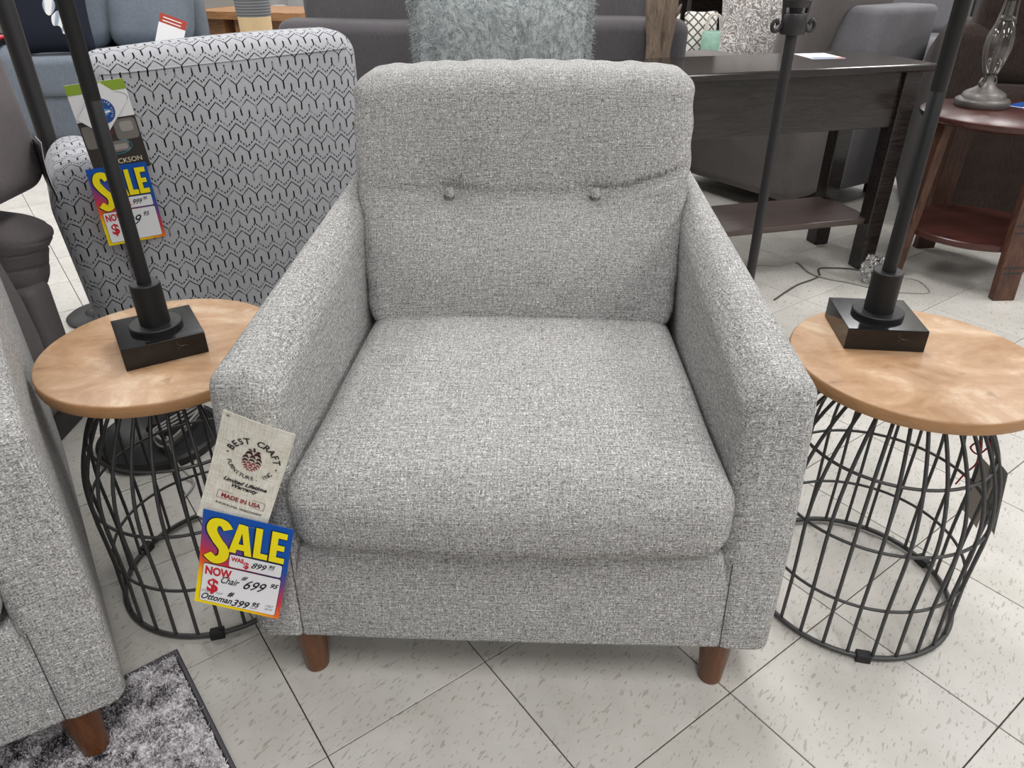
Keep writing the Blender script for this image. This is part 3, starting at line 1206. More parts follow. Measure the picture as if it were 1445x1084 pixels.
pb = rbox('back', (-0.028, 0.0, 0.14), (0.636, 0.20, 0.912), 0.058, Z, pch, (10, 3, 10), 5, pback)
tube('welt', [(x, -0.0015 if 0.03 < x < 0.58 else 0.004, 0.866 + 0.024 * (x + 0.03) / 0.66) for x in np.linspace(0.012, 0.60, 16)], 0.0022, M['zigzag'], pb, 6)
for ax0, ax1 in ((-0.175, 0.02), (0.59, 0.70)):
    def parm(x, y, z, a, b, c):
        t = (z - 0.16) / 0.47
        return (x + (0.03 * (1 - t) if ax0 < 0 else -0.03 * (1 - t)), y, z + 0.03 * max(0, c) * (1 - a * a) - 0.05 * max(0, b) * max(0, c))
    rbox('arm', (ax0, 0.05, 0.16), (ax1, 0.80, 0.625), 0.085, Z, pch, (4, 8, 5), 5, parm)
rbox('seat_cushion', (0.02, 0.19, 0.16), (0.59, 0.80, 0.46), 0.05, Z, pch, (5, 5, 3), 4)
lathe('swivel_base', [(0, 0.0), (0.26, 0.0), (0.26, 0.035), (0.10, 0.06), (0.08, 0.15), (0, 0.15)], M['black_metal'], pch, 40, (0.30, 0.45, 0))

PW = Matrix.Translation(pch.location) @ Matrix.Rotation(PA, 4, 'Z')
yb = -0.022
br = thing('product_leaflet', 'leaflet with a green top band hanging on the zigzag swivel chair', 'leaflet')
bw, bh = hang(br, (-0.056, yb, 0.853), (0.064, yb, 0.860), (-0.061, yb, 0.655), PW)
bw, bh = 0.122, 0.200
card_mesh('page', bw, bh, M['paper'], br, None, 2, 2, 0.0016)
p = Print(0.0016)
p.rrect(-bw / 2, bh / 2 - 0.022, bw / 2, bh / 2, 0.0005)
p.build('green_band', M['ink_green'], br)
p = Print(0.0016)
p.rrect(-bw / 2, -bh / 2 + 0.001, bw / 2, 0.020, 0.0005)
p.build('photo_background', plain('dark_photo_print', srgb(52, 47, 44), 0.4), br)
p = Print(0.0020)
p.rrect(-0.020, -0.055, 0.030, -0.030, 0.004)
p.rrect(0.010, -0.030, 0.058, 0.016, 0.008)
p.rrect(-0.058, -0.04, -0.035, 0.01, 0.006)
p.build('printed_sofa', plain('printed_grey', srgb(120, 116, 112), 0.4), br)
p = Print(0.0024)
p.rrect(-0.016, -0.050, 0.026, -0.038, 0.003)
p.rrect(0.022, -0.012, 0.050, 0.010, 0.006)
p.build('printed_cushions', plain('printed_light_grey', srgb(160, 155, 150), 0.4), br)
p = Print(0.0024)
p.stroke([(-0.012, 0.018), (-0.004, -0.004), (-0.022, -0.012)], 0.007)
p.build('printed_arm', M['ink_skin'], br)
p = Print(0.0022)
p.poly([(-0.020, 0.019), (-0.002, 0.019), (0.006, -0.014), (-0.022, -0.020)])
p.build('printed_shirt', M['plum'], br)
p = Print(0.0026)
p.stroke([(-0.036, -0.075), (-0.030, -0.058), (-0.018, -0.056)], 0.006)
p.poly([(-0.022, -0.066), (-0.022, -0.046), (-0.008, -0.056)])
pts = [(0.005 + 0.030 * math.cos(t), -0.043 + 0.016 * math.sin(t)) for t in np.linspace(-2.0, 1.2, 20)]
p.stroke(pts, 0.0012)
p.build('teal_arrow', M['ink_teal'], br)
p = Print(0.0024)
p.text('JACKSON', -0.020, -0.081, 0.0158, 0.0001, 0, 1.0)
p.build('name_lettering', M['ink_cream'], br)
p = Print(0.0020)
p.text('Southern', 0.000, 0.060, 0.010, 0.0, 0.15, 1.0)
p.text('motion', 0.026, 0.0525, 0.0085, 0.0, 0.15, 1.0)
oval = [(0.018 + 0.040 * math.cos(t), 0.060 + 0.016 * math.sin(t)) for t in np.linspace(0, 2 * PI, 40)]
p.stroke(oval, 0.0008)
p.build('logo_lettering', M['ink_black'], br)

vc = thing('verified_card', 'white diamond-hung card with a round blue check mark badge', 'tag')
# hung by its corner
top_, right_ = Vector((0.006, yb - 0.006, 0.856)), Vector((0.053, yb - 0.006, 0.816))
cdir = (right_ - top_)
down = Vector((cdir.z, 0, -cdir.x))
down = down.normalized() * (-0.098 if down.z > 0 else 0.098)
hang(vc, top_, right_, top_ + down, PW)
card_mesh('card', 0.064, 0.098, M['paper'], vc, None, 2, 2, 0.0008)
p = Print(0.0010)
p.disc(0.0, -0.004, 0.0275, 40)
p.build('badge', M['ink_blue'], vc)
p = Print(0.0014)
p.poly([(-0.014, -0.012), (-0.010, 0.006), (0.002, 0.004), (0.012, 0.010), (0.014, -0.004), (0.006, -0.016), (-0.006, -0.014)])
p.build('badge_shape', M['ink_sky'], vc)
p = Print(0.0018)
p.stroke([(-0.010, -0.003), (-0.002, -0.012), (0.014, 0.007)], 0.0042)
p.arc_text('MAKE LIFE style', 0, -0.004, 0.0205, PI / 2, 0.0058, 0.21, False, 0.0001)
p.arc_text('VERIFIED', 0, -0.004, 0.0250, -PI / 2, 0.0058, 0.20, True, 0.0001)
p.build('check_and_lettering', M['paper'], vc)
sale_tag('sale tag hanging below the leaflet on the zigzag swivel chair', PW,
         (-0.066, yb - 0.003, 0.672), (0.061, yb - 0.003, 0.674), (-0.072, yb - 0.003, 0.486), '999', '699', lambda x, y: 0.0, False)

#==LEFT==
# ------------------------------------------------------------------ floor lamp behind the left table
fl = thing('floor_lamp', 'dark grey floor lamp pole standing beside the zigzag swivel chair', 'floor lamp', (-1.445, 2.36, 0))
lathe('lamp_base', [(0, 0), (0.115, 0), (0.117, 0.008), (0.105, 0.016), (0.055, 0.020), (0.045, 0.030), (0.030, 0.034), (0.0, 0.034)], M['lamp_black'], fl, 48)
lathe('pole', [(0, 0.034), (0.027, 0.034), (0.027, 1.45), (0.0, 1.45)], M['pewter_dark'], fl, 24)
lathe('lamp_shade', [(0.20, 1.42), (0.15, 1.70), (0.148, 1.70), (0.198, 1.42)], M['lampshade'], fl, 40, close=False)

db = thing('round_lamp_base', 'round black lamp base with a bundled cord on the floor behind the left table', 'lamp base', (-0.925, 1.59, 0))
lathe('disc', [(0, 0), (0.150, 0), (0.153, 0.006), (0.153, 0.020), (0.146, 0.026), (0.140, 0.022), (0.09, 0.030), (0.03, 0.040), (0.018, 0.06), (0, 0.06)], M['black_metal'], db, 56)
loopp = [(0.02, -0.06, 0.05), (0.06, -0.09, 0.045), (0.10, -0.03, 0.06), (0.11, 0.05, 0.07), (0.07, 0.02, 0.06), (0.03, -0.04, 0.055)]
for q in range(3):
    tube('cord', spline([(x + random.uniform(-0.008, 0.008), y + random.uniform(-0.008, 0.008), z + q * 0.006) for x, y, z in loopp], 6, True), 0.0032, M['cord'], db, 6, True)
tube('cord', spline([(0.05, -0.06, 0.05), (0.10, -0.14, 0.03), (0.155, -0.19, 0.004), (0.15, -0.25, 0.004)], 6), 0.003, M['cord'], db, 6)

# ------------------------------------------------------------------ taupe recliner at the left edge
rc = thing('recliner', 'taupe fabric recliner at the left edge behind the grey tweed armchair', 'recliner')
T2 = M['taupe']
rbox('plinth', (-1.95, 1.46, 0.0), (-1.185, 1.735, 0.085), 0.004, M['black_metal'], rc, 1, 1)
rbox('arm', (-1.98, 1.43, 0.07), (-1.165, 1.648, 0.60), 0.045, T2, rc, (4, 4, 5), 4, lambda x, y, z, a, b, c: (x - 0.05 * max(0, c), y, z - 0.0))
rbox('footrest_panel', (-1.55, 1.640, 0.075), (-1.168, 1.735, 0.40), 0.02, T2, rc, (3, 3, 4), 3)
rbox('seat_cushion', (-1.75, 1.640, 0.36), (-1.150, 1.81, 0.60), 0.075, T2, rc, (6, 6, 26), 5, lambda x, y, z, a, b, c: (x + (0.02 * math.sin(3 * c) - 0.006 * max(0, math.sin(z * 150 + y * 25)) ** 6) * max(0, a), y, z - 0.05 * max(0, a) * max(0, c)))
rbox('back_cushion', (-1.75, 1.60, 0.60), (-1.140, 1.89, 1.02), 0.07, T2, rc, (5, 4, 5), 5, lambda x, y, z, a, b, c: (x - 0.06 * max(0.0, (z - 0.60) / 0.45), y + 0.02 * c, z))
rbox('lumbar_cushion', (-1.70, 1.52, 0.57), (-1.200, 1.74, 0.80), 0.08, T2, rc, (5, 4, 4), 5, lambda x, y, z, a, b, c: (x - 0.05 * max(0, c), y, z))
lf2 = thing('product_leaflet', 'dark folded leaflet hanging edge-on from the taupe recliner', 'leaflet')
lf2.matrix_world = frame_matrix((-1.135, 1.80, 0.62), (-0.62, 0.78, 0.05), (-0.22, 0.10, 0.95))
card_mesh('page', 0.07, 0.20, M['ink_black'], lf2, lambda x, y: 0.012 * (y / 0.1) ** 2, 3, 6, 0.0012)
card_mesh('page', 0.07, 0.205, M['paper'], lf2, lambda x, y: 0.016 * (y / 0.1) ** 2 + 0.004, 3, 6, 0.0012)

# ------------------------------------------------------------------ shag rug under the left armchair
RA = math.radians(-51.5)
rug = thing('area_rug', 'mottled grey shag rug with a dark bound edge under the left armchair', 'rug', (-0.617, 0.903, 0.0), RA)
cbox('backing', (0, -1.6, 0.0005), (1.3, 0, 0.006), M['piping'], rug, 0.001)
nx_, ny_ = 190, 150
gx, gy = np.linspace(0.006, 0.75, nx_), np.linspace(-0.60, -0.006, ny_)
gv, gf = [], []
hz = rng.random((ny_, nx_)) * 0.006
for j in range(ny_):
    for i in range(nx_):
        e = min(1, min(gx[i], -gy[j]) / 0.012)
        gv.append((gx[i] + rng.normal() * 0.001, gy[j] + rng.normal() * 0.001, 0.006 + 0.004 * e + hz[j, i] * e))
for j in range(ny_ - 1):
    for i in range(nx_ - 1):
        a = j * nx_ + i
        gf.append([a, a + 1, a + nx_ + 1, a + nx_])
pile = link('pile', gv, gf, M['shag'], rug)
pile['kind'] = 'stuff'
# loose tufts standing in the pile
bv, bf = [], []
for k in range(26000):
    x, y = rng.uniform(0.008, 0.62), rng.uniform(-0.42, -0.008)
    th, ln = rng.uniform(0, 2 * PI), rng.uniform(0.004, 0.009)
    w_ = 0.0011
    dx, dy = math.cos(th), math.sin(th)
    tx, ty = rng.normal() * 0.004, rng.normal() * 0.004
    b0 = len(bv)
    bv += [(x - dx * w_, y - dy * w_, 0.010), (x + dx * w_, y + dy * w_, 0.010), (x + tx + dx * w_ * 0.6, y + ty + dy * w_ * 0.6, 0.011 + ln), (x + tx - dx * w_ * 0.6, y + ty - dy * w_ * 0.6, 0.011 + ln)]
    bf.append([b0, b0 + 1, b0 + 2, b0 + 3])
tufts = link('pile_tufts', bv, bf, M['shag'], rug)
tufts['kind'] = 'stuff'
rbox('far_pile', (0.006, -1.594, 0.0055), (1.294, -0.598, 0.013), 0.003, M['shag'], rug, 2, 1)
rbox('far_pile', (0.748, -0.60, 0.0055), (1.294, -0.006, 0.013), 0.003, M['shag'], rug, 2, 1)
tube('bound_edge', [(0, -1.6, 0.006), (0, 0, 0.006), (1.3, 0, 0.006), (1.3, -1.6, 0.006)], 0.0055, plain('rug_binding', srgb(84, 82, 86), 0.9), rug, 8)

#==RIGHT==
# ------------------------------------------------------------------ espresso console table
CA = math.radians(13.7)
con = thing('console_table', 'dark espresso wood console table with a lower shelf behind the armchair', 'console table', (1.48, 2.73, 0), CA)
LEN = 1.10
K_ = M['console']
top = cbox('table_top', (-LEN, 0, 0.735), (0, 0.42, 0.76), K_, con, 0.006)
cbox('apron', (-LEN + 0.09, 0.045, 0.545), (-0.085, 0.065, 0.735), K_, con, 0.002)
cbox('apron', (-LEN + 0.09, 0.345, 0.545), (-0.085, 0.365, 0.735), K_, con, 0.002)
cbox('apron', (-0.075, 0.09, 0.545), (-0.055, 0.33, 0.735), K_, con, 0.002)
for lx in (-0.095, -LEN + 0.03):
    for ly in (0.030, 0.325):
        cbox('leg', (lx, ly, 0), (lx + 0.065, ly + 0.065, 0.735), K_, con, 0.003)
cbox('shelf', (-LEN + 0.06, 0.06, 0.178), (-0.06, 0.36, 0.202), M['console_shelf'], con, 0.003)
tagc = thing('price_card', 'white price card with a blue stripe lying on the console table', 'tag', (1.145, 2.95, 0.7606), math.radians(8))
card_mesh('card', 0.125, 0.155, M['paper'], tagc, None, 2, 2, 0.0008)
p = Print(0.0008)
p.rrect(-0.055, -0.070, 0.030, -0.045, 0.001)
p.build('blue_stripe', M['ink_blue'], tagc)
p = Print(0.0008)
p.rrect(0.030, -0.074, 0.060, -0.055, 0.001)
p.build('red_corner', M['ink_red'], tagc)
p = Print(0.0008)
for k in range(4):
    p.stroke([(-0.05, 0.06 - k * 0.018), (0.03 - 0.01 * k, 0.06 - k * 0.018)], 0.004)
p.build('printed_lines', M['ink_grey'], tagc)

# ------------------------------------------------------------------ floor lamp between armchair and console
fr = thing('floor_lamp', 'slim grey floor lamp with scroll arms in front of the console table', 'floor lamp', (0.716, 2.05, 0))
lathe('lamp_base', [(0, 0), (0.12, 0), (0.122, 0.01), (0.10, 0.02), (0.03, 0.03), (0, 0.03)], M['pewter_dark'], fr, 40)
lathe('pole', [(0, 0.03), (0.0138, 0.03), (0.0138, 0.918), (0, 0.918)], M['pewter_dark'], fr, 24)
lathe('hub', [(0, 0.918), (0.029, 0.918), (0.031, 0.922), (0.031, 0.962), (0.029, 0.966), (0.016, 0.968), (0.016, 0.978), (0, 0.978)], M['pewter_dark'], fr, 32)
lathe('candle_cup', [(0.0, 0.978), (0.030, 0.979), (0.036, 0.996), (0.030, 0.999), (0.024, 0.996), (0.0, 0.994)], M['pewter_dark'], fr, 32)
lathe('glass_column', [(0.0, 0.998), (0.024, 0.999), (0.030, 1.031), (0.036, 1.106), (0.030, 1.196), (0.016, 1.246), (0, 1.246)], M['glass'], fr, 28)
lathe('inner_rod', [(0, 0.996), (0.012, 0.998), (0.012, 1.236), (0, 1.236)], M['pewter_dark'], fr, 14)
for sgn, az in ((-1, 185), (1, 5)):
    th = math.radians(az)
    d = np.array((math.cos(th), math.sin(th)))
    prof = [(0.030, 0.938), (0.040, 0.926), (0.052, 0.928), (0.055, 0.942), (0.046, 0.950), (0.040, 0.940)]
    sc_ = spline([(d[0] * r, d[1] * r, z) for r, z in prof[::-1]] + [(d[0] * 0.028, d[1] * 0.028, 0.951), (d[0] * 0.034, d[1] * 0.034, 1.006), (d[0] * 0.050, d[1] * 0.050, 1.126), (d[0] * 0.02, d[1] * 0.02, 1.266)], 6)
    tube('scroll_arm', sc_, 0.005, M['pewter_dark'], fr, 8)
lathe('lamp_shade', [(0.19, 1.34), (0.14, 1.60), (0.138, 1.60), (0.188, 1.34)], M['lampshade'], fr, 40, close=False)
lathe('neck', [(0, 1.24), (0.012, 1.24), (0.012, 1.36), (0, 1.36)], M['pewter_dark'], fr, 14)

# ------------------------------------------------------------------ round reddish end table with a lamp
rt = thing('round_end_table', 'round reddish brown end table with rustic plank legs and a shelf', 'end table', (1.775, 2.72, 0), math.radians(2))
lathe('table_top', [(0, 0.572), (0.272, 0.572), (0.282, 0.578), (0.290, 0.590), (0.290, 0.597), (0.286, 0.600), (0, 0.600)], M['redwood'], rt, 64)
lathe('shelf', [(0, 0.168), (0.247, 0.168), (0.25, 0.171), (0.25, 0.189), (0.247, 0.192), (0, 0.192)], M['redwood'], rt, 56)
for k in range(4):
    a = math.radians(90 * k)
    lg = cbox('leg', (-0.016, -0.040, 0), (0.016, 0.040, 0.572), M['rustic'], rt, 0.003, lambda x, y, z, a_, b_, c_: (x + 0.04 * (1 - z / 0.572), y, z))
    lg.location = (0.232 * math.cos(a), 0.232 * math.sin(a), 0)
    lg.rotation_euler = (0, 0, a)
    for zz in (0.12, 0.245, 0.27, 0.10):
        # dark saw marks across the plank face
        t_ = cbox('saw_mark', (0.0155, -0.034, zz), (0.0168, 0.034, zz + 0.006), M['piping'], lg, 0.0004, lambda x, y, z, a_, b_, c_: (x + 0.04 * (1 - z / 0.572), y, z + 0.003 * math.sin(y * 90)))
bl_ = thing('table_lamp', 'pewter table lamp with a clear glass body on the round end table', 'table lamp', (1.735, 2.84, 0.600))
lathe('lamp_base', [(0, 0), (0.088, 0), (0.091, 0.004), (0.091, 0.022), (0.087, 0.027), (0.074, 0.032), (0.070, 0.045), (0.060, 0.052), (0.040, 0.062), (0.026, 0.074), (0.018, 0.088), (0.016, 0.105), (0, 0.105)], M['pewter'], bl_, 48)
lathe('glass_body', [(0.018, 0.105), (0.026, 0.112), (0.040, 0.150), (0.048, 0.195), (0.046, 0.235), (0.034, 0.270), (0.024, 0.285), (0.019, 0.285), (0.030, 0.266), (0.042, 0.233), (0.044, 0.195), (0.036, 0.152), (0.022, 0.114), (0.0, 0.110)], M['glass'], bl_, 40)
lathe('inner_rod', [(0, 0.105), (0.007, 0.105), (0.007, 0.29), (0, 0.29)], M['pewter'], bl_, 14)
lathe('neck', [(0, 0.285), (0.027, 0.285), (0.027, 0.292), (0.014, 0.300), (0.012, 0.345), (0.016, 0.350), (0.030, 0.355), (0.031, 0.395), (0.020, 0.400), (0.0, 0.40)], M['pewter'], bl_, 32)
lathe('socket', [(0, 0.40), (0.03, 0.405), (0.028, 0.43), (0.018, 0.46), (0.0, 0.46)], M['lamp_black'], bl_, 24)
for az in (200, 20):
    th = math.radians(az)
    cx_, sx_ = math.cos(th), math.sin(th)
    prof = [(0.030, 0.098), (0.040, 0.083), (0.034, 0.072), (0.024, 0.080), (0.024, 0.105), (0.040, 0.140), (0.053, 0.195), (0.050, 0.245), (0.034, 0.32), (0.030, 0.37)]
    tube('scroll_arm', spline([(cx_ * r, sx_ * r, z) for r, z in prof], 5), 0.0045, M['pewter'], bl_, 8)
lathe('lamp_shade', [(0.19, 0.52), (0.12, 0.78), (0.118, 0.78), (0.188, 0.52)], M['lampshade'], bl_, 40, close=False)
lathe('stem', [(0, 0.46), (0.006, 0.46), (0.006, 0.60), (0, 0.60)], M['pewter'], bl_, 10)
rcard = thing('price_card', 'blue and yellow price card lying on the round end table', 'tag', (1.905, 2.835, 0.6006), math.radians(35))
card_mesh('card', 0.13, 0.10, M['ink_blue'], rcard, None, 2, 2, 0.0008)
p = Print(0.0008)
p.rrect(-0.055, -0.045, 0.02, -0.005, 0.002)
p.build('yellow_block', M['ink_yellow'], rcard)
p = Print(0.0008)
p.rrect(-0.063, -0.02, -0.056, 0.045, 0.002)
p.rrect(0.025, -0.045, 0.06, 0.02, 0.002)
p.build('white_block', M['paper'], rcard)

# ------------------------------------------------------------------ cords and film on the floor
def cord(label, pts, r=0.0035, mat='cord'):
    o = tube('power_cord', spline([(x, y, r + 0.0004) for x, y in pts], 8), r, M[mat], None, 6)
    tag(o, label, 'cord')
    return o


cord('grey power cord curling over the floor in front of the console table', [(0.93, 2.74), (0.989, 2.79), (1.079, 2.781), (1.161, 2.815), (1.175, 2.705), (1.215, 2.649), (1.29, 2.604), (1.353, 2.555), (1.43, 2.50)])
cord('dark power cord running from the armchair side to the looped cord', [(0.957, 2.447), (1.08, 2.576), (1.16, 2.632), (1.205, 2.672), (1.214, 2.704), (1.239, 2.75), (1.345, 2.743), (1.428, 2.70)], 0.0032, 'cord_dark')
cord('thin clear cord looping on the floor beside the rustic table leg', [(1.45, 2.72), (1.50, 2.66), (1.562, 2.62), (1.561, 2.527), (1.53, 2.497), (1.438, 2.509)], 0.002, 'cord')
bag_v, bag_f = rbox_data((0.07, 0.05, 0.09), 0.02, 4, 2)
bag_v = bag_v + np.random.default_rng(3).normal(size=bag_v.shape) * 0.006
bag_v[:, 2] += 0.052 - min(0, (bag_v[:, 2] + 0.052).min())
bag = link('plastic_wrap', bag_v, bag_f, M['film'], None, False, (1.37, 2.60, 0))
tag(bag, 'crumpled clear plastic wrap on the floor by the console table leg', 'plastic wrap')

# hang tags on the right wire table
def cage_tag(label, ang, z, w, h, mat, tilt, red=False, out=0.2):
    th = math.radians(ang)
    t = thing('hang_tag', label, 'tag')
    c = Vector((RTAB[0] + out * math.cos(th), RTAB[1] + out * math.sin(th), z))
    right = Vector((-math.sin(th), math.cos(th), 0))
    up = Vector((-math.cos(th) * 0.12, -math.sin(th) * 0.12, 1)) + right * tilt
    t.matrix_world = frame_matrix(c, right * 1.0 - Vector((0, 0, tilt)), up)
    card_mesh('card', w, h, mat, t, lambda x, y: 0.002 * math.cos(x * 40), 4, 4, 0.0008)
    if red:
        p_ = Print(0.003)
        p_.rrect(-w / 2 + 0.004, -0.012, w / 2 - 0.004, 0.012, 0.001)
        p_.build('red_mark', M['ink_red'], t)
    return t


cage_tag('dark grey hang tag with a red mark outside the right wire table cage', -6, 0.245, 0.055, 0.135, M['tag_grey'], 0.05, True, 0.207)
cage_tag('pale grey hang tag behind the dark one on the right wire table cage', 3, 0.225, 0.050, 0.14, plain('pale_tag_card', srgb(168, 160, 150), 0.6), -0.1, False, 0.203)
thp = [(0.150, -0.020, 0.40), (0.152, -0.036, 0.375), (0.132, -0.044, 0.355), (0.124, -0.030, 0.360), (0.134, -0.036, 0.375), (0.130, -0.050, 0.342), (0.120, -0.046, 0.315), (0.110, -0.047, 0.292)]
o = tube('hang_string', spline([(RTAB[0] + x, RTAB[1] + y, z) for x, y, z in thp], 6), 0.0016, M['red_thread'], None, 5)
tag(o, 'knotted red hang-tag string inside the right wire table cage', 'string')

#==BACKGROUND==
# ------------------------------------------------------------------ sofas and shop goods further back
def make_pillow(name, label, cat, loc, rz, w, h, t, mat, tilt=-14):
    v, f = rbox_data((w, t, h), t * 0.3, (12, 3, 12), 4)
    out = []
    for x, y, z in v:
        a, c = x / (w / 2), z / (h / 2)
        k = max(0.10, (1 - a ** 4) * (1 - c ** 4)) ** 0.55
        pin = 1 - 0.06 * (1 - abs(c) ** 2) * abs(a) ** 2
        pin2 = 1 - 0.06 * (1 - abs(a) ** 2) * abs(c) ** 2
        out.append((x * pin, y * k, z * pin2 + h / 2))
    o = link(name, out, f, mat, None, True, loc)
    o.rotation_euler = (math.radians(tilt), 0, rz)
    if label:
        tag(o, label, cat)
    return o


# grey sofa with its back to us
sf = thing('sofa', 'dark grey sofa seen from behind beyond the centre armchair', 'sofa', (-0.05, 3.24, 0))
G = M['charcoal']
rbox('outside_back', (-0.875, 0, 0.09), (0.765, 0.20, 0.868), 0.05, G, sf, (8, 3, 6), 4, lambda x, y, z, a, b, c: (x, y - 0.05 * max(0, c), z + 0.006 * math.sin(x * 5)))
rbox('seat_base', (-0.86, 0.18, 0.09), (0.75, 0.92, 0.42), 0.04, G, sf, 4, 3)
for x0, x1 in ((-0.80, -0.06), (-0.04, 0.70)):
    rbox('back_cushion', (x0, 0.10, 0.40), (x1, 0.32, 1.04), 0.07, G, sf, (5, 3, 5), 4)
for x0, x1 in ((-0.875, -0.72), (0.61, 0.765)):
    rbox('arm', (x0, 0.15, 0.09), (x1, 0.92, 0.62), 0.05, G, sf, 4, 3)
for x in (-0.8, 0.69):
    for y in (0.05, 0.85):
        cbox('foot', (x - 0.03, y - 0.0, 0), (x + 0.03, y + 0.06, 0.095), M['black_metal'], sf, 0.003)

# ottoman behind the chair carrying the fur pillow
ot = thing('ottoman', 'dark grey ottoman behind the centre armchair carrying the fur pillow', 'ottoman', (0.03, 2.24, 0))
rbox('cushion', (-0.33, -0.20, 0.10), (0.33, 0.20, 0.497), 0.05, G, ot, 4, 3)
for x in (-0.26, 0.26):
    for y in (-0.14, 0.14):
        lathe('foot', [(0, 0), (0.02, 0), (0.025, 0.105), (0, 0.105)], M['leg_wood'], ot, 14, (x, y, 0))
fp = make_pillow('fur_pillow', 'grey-green faux fur pillow standing behind the centre armchair', 'pillow', (-0.020, 2.22, 0.502), 0.03, 0.535, 0.56, 0.17, M['fur'], -8)
fv, ff = [], []
R_ = random.Random(11)
for k in range(9000):
    a = R_.uniform(-1, 1)
    c = R_.uniform(-1, 1)
    if R_.random() < 0.5:
        if R_.random() < 0.5:
            a = math.copysign(R_.uniform(0.9, 1.0), a)
        else:
            c = R_.uniform(0.9, 1.0)
    kk = max(0.10, (1 - a ** 4) * (1 - c ** 4)) ** 0.55
    x = a * 0.2675 * (1 - 0.06 * (1 - c * c) * a * a)
    z = c * 0.28 * (1 - 0.06 * (1 - a * a) * c * c) + 0.28
    y = -0.085 * kk
    dx = (a ** 5) * 0.008 + R_.gauss(0, 0.004)
    dz = (c ** 5) * 0.008 + R_.gauss(0, 0.004) - 0.003
    dy = -0.003 * kk
    w_ = 0.0022
    b0 = len(fv)
    fv += [(x - w_, y + 0.002, z), (x + w_, y + 0.002, z), (x + dx, y + dy, z + dz)]
    ff.append([b0, b0 + 1, b0 + 2])
hairs = link('fur_tips', fv, ff, M['fur'], fp)
hairs['kind'] = 'stuff'

# driftwood trunk lamp beside the sofa
dw = thing('driftwood_stand', 'twisted driftwood trunk standing between the grey sofa and the console', 'driftwood', (0.585, 3.135, 0))
for q, (ox, oy, rr) in enumerate(((-0.014, 0, 0.036), (0.024, -0.006, 0.028))):
    tube('trunk', spline([(ox + 0.010 * math.sin(z * 5 + q * 2), oy + 0.006 * math.cos(z * 6 + q), z) for z in np.linspace(0, 1.35, 12)], 3), [rr * (1 + 0.14 * math.sin(k * 0.9 + q)) for k in range(34)], M['drift'], dw, 12)
tube('branch_stub', [(0.03, -0.01, 0.86), (0.055, -0.015, 0.90), (0.066, -0.02, 0.925)], [0.012, 0.009, 0.003], M['drift'], dw, 8)
lathe('base', [(0, 0), (0.046, 0), (0.046, 0.03), (0, 0.03)], M['drift'], dw, 20)

# taupe loveseat facing left, its side towards us
LVA = math.atan2(0.53, 0.85)
lv = thing('loveseat', 'grey-brown loveseat seen from the side beyond the console table', 'loveseat', (1.27, 3.35, 0), LVA)
LV = M['loveseat']
# local x runs along the back (away, right), local y towards the front (left, away)
rbox('arm', (0.0, 0.0, 0.075), (0.27, 0.86, 0.645), 0.055, LV, lv, (3, 6, 4), 4, lambda x, y, z, a, b, c: (x, y, z + 0.012 * max(0, c) * (1 - a * a)))
rbox('seat_base', (0.25, 0.10, 0.075), (0.82, 0.86, 0.30), 0.03, LV, lv, 3, 3)
rbox('back_frame', (0.38, -0.005, 0.075), (0.83, 0.20, 0.88), 0.035, M['wing'], lv, (6, 3, 5), 3, lambda x, y, z, a, b, c: (x + 0.04 * max(0, (z - 0.45) / 0.4) * (1 if a < 0 else 0), y - 0.02 * max(0, c) + (0.26 * (1 - min(1, max(0, (z - 0.40) / 0.46))) if b > 0 else 0), z))  # same sofa as the arm; cooler grey puts its different lighting into the colour
for x0, x1 in ((0.27, 0.82),):
    rbox('seat_cushion', (x0, 0.16, 0.29), (x1, 0.88, 0.47), 0.05, LV, lv, 4, 4)
    rbox('back_cushion', (x0, 0.16, 0.44), (x1, 0.42, 0.98), 0.08, LV, lv, (5, 3, 5), 4, lambda x, y, z, a, b, c: (x, y + 0.10 * (1 - (z - 0.44) / 0.54), z))
for x in (0.06, 0.75):
    for y in (0.05, 0.78):
        cbox('foot', (x, y, 0), (x + 0.05, y + 0.05, 0.08), M['black_metal'], lv, 0.002)
dp = make_pillow('damask_pillow', 'silver and taupe damask brocade pillow on the loveseat', 'pillow', (1.355, 4.12, 0.478), math.radians(-8), 0.56, 0.52, 0.15, M['damask'], -16)

# dark brown recliner behind the round end table
bk = thing('recliner', 'dark chocolate brown recliner behind the round end table', 'recliner', (1.755, 3.24, 0), math.radians(-22))
BR = M['brown']
rbox('outside_back', (0.14, 0.0, 0.06), (1.10, 0.22, 0.62), 0.05, BR, bk, (5, 3, 4), 4)
rbox('head_section', (0.10, 0.03, 0.60), (1.08, 0.28, 1.05), 0.08, BR, bk, (5, 3, 4), 4, lambda x, y, z, a, b, c: (x, y - 0.03 * c, z))
rbox('arm', (0.0, 0.02, 0.06), (0.20, 0.85, 0.84), 0.06, BR, bk, (3, 4, 4), 4, lambda x, y, z, a, b, c: (x + 0.03 * max(0, c), y, z - 0.16 * max(0, b) * max(0, c)))
rbox('arm', (1.04, 0.02, 0.06), (1.24, 0.85, 0.70), 0.06, BR, bk, (3, 4, 4), 4)
rbox('seat', (0.18, 0.20, 0.06), (1.06, 0.90, 0.46), 0.06, BR, bk, 3, 3)
cbox('plinth', (0.10, 0.06, 0), (1.14, 0.80, 0.07), M['black_metal'], bk, 0.003)

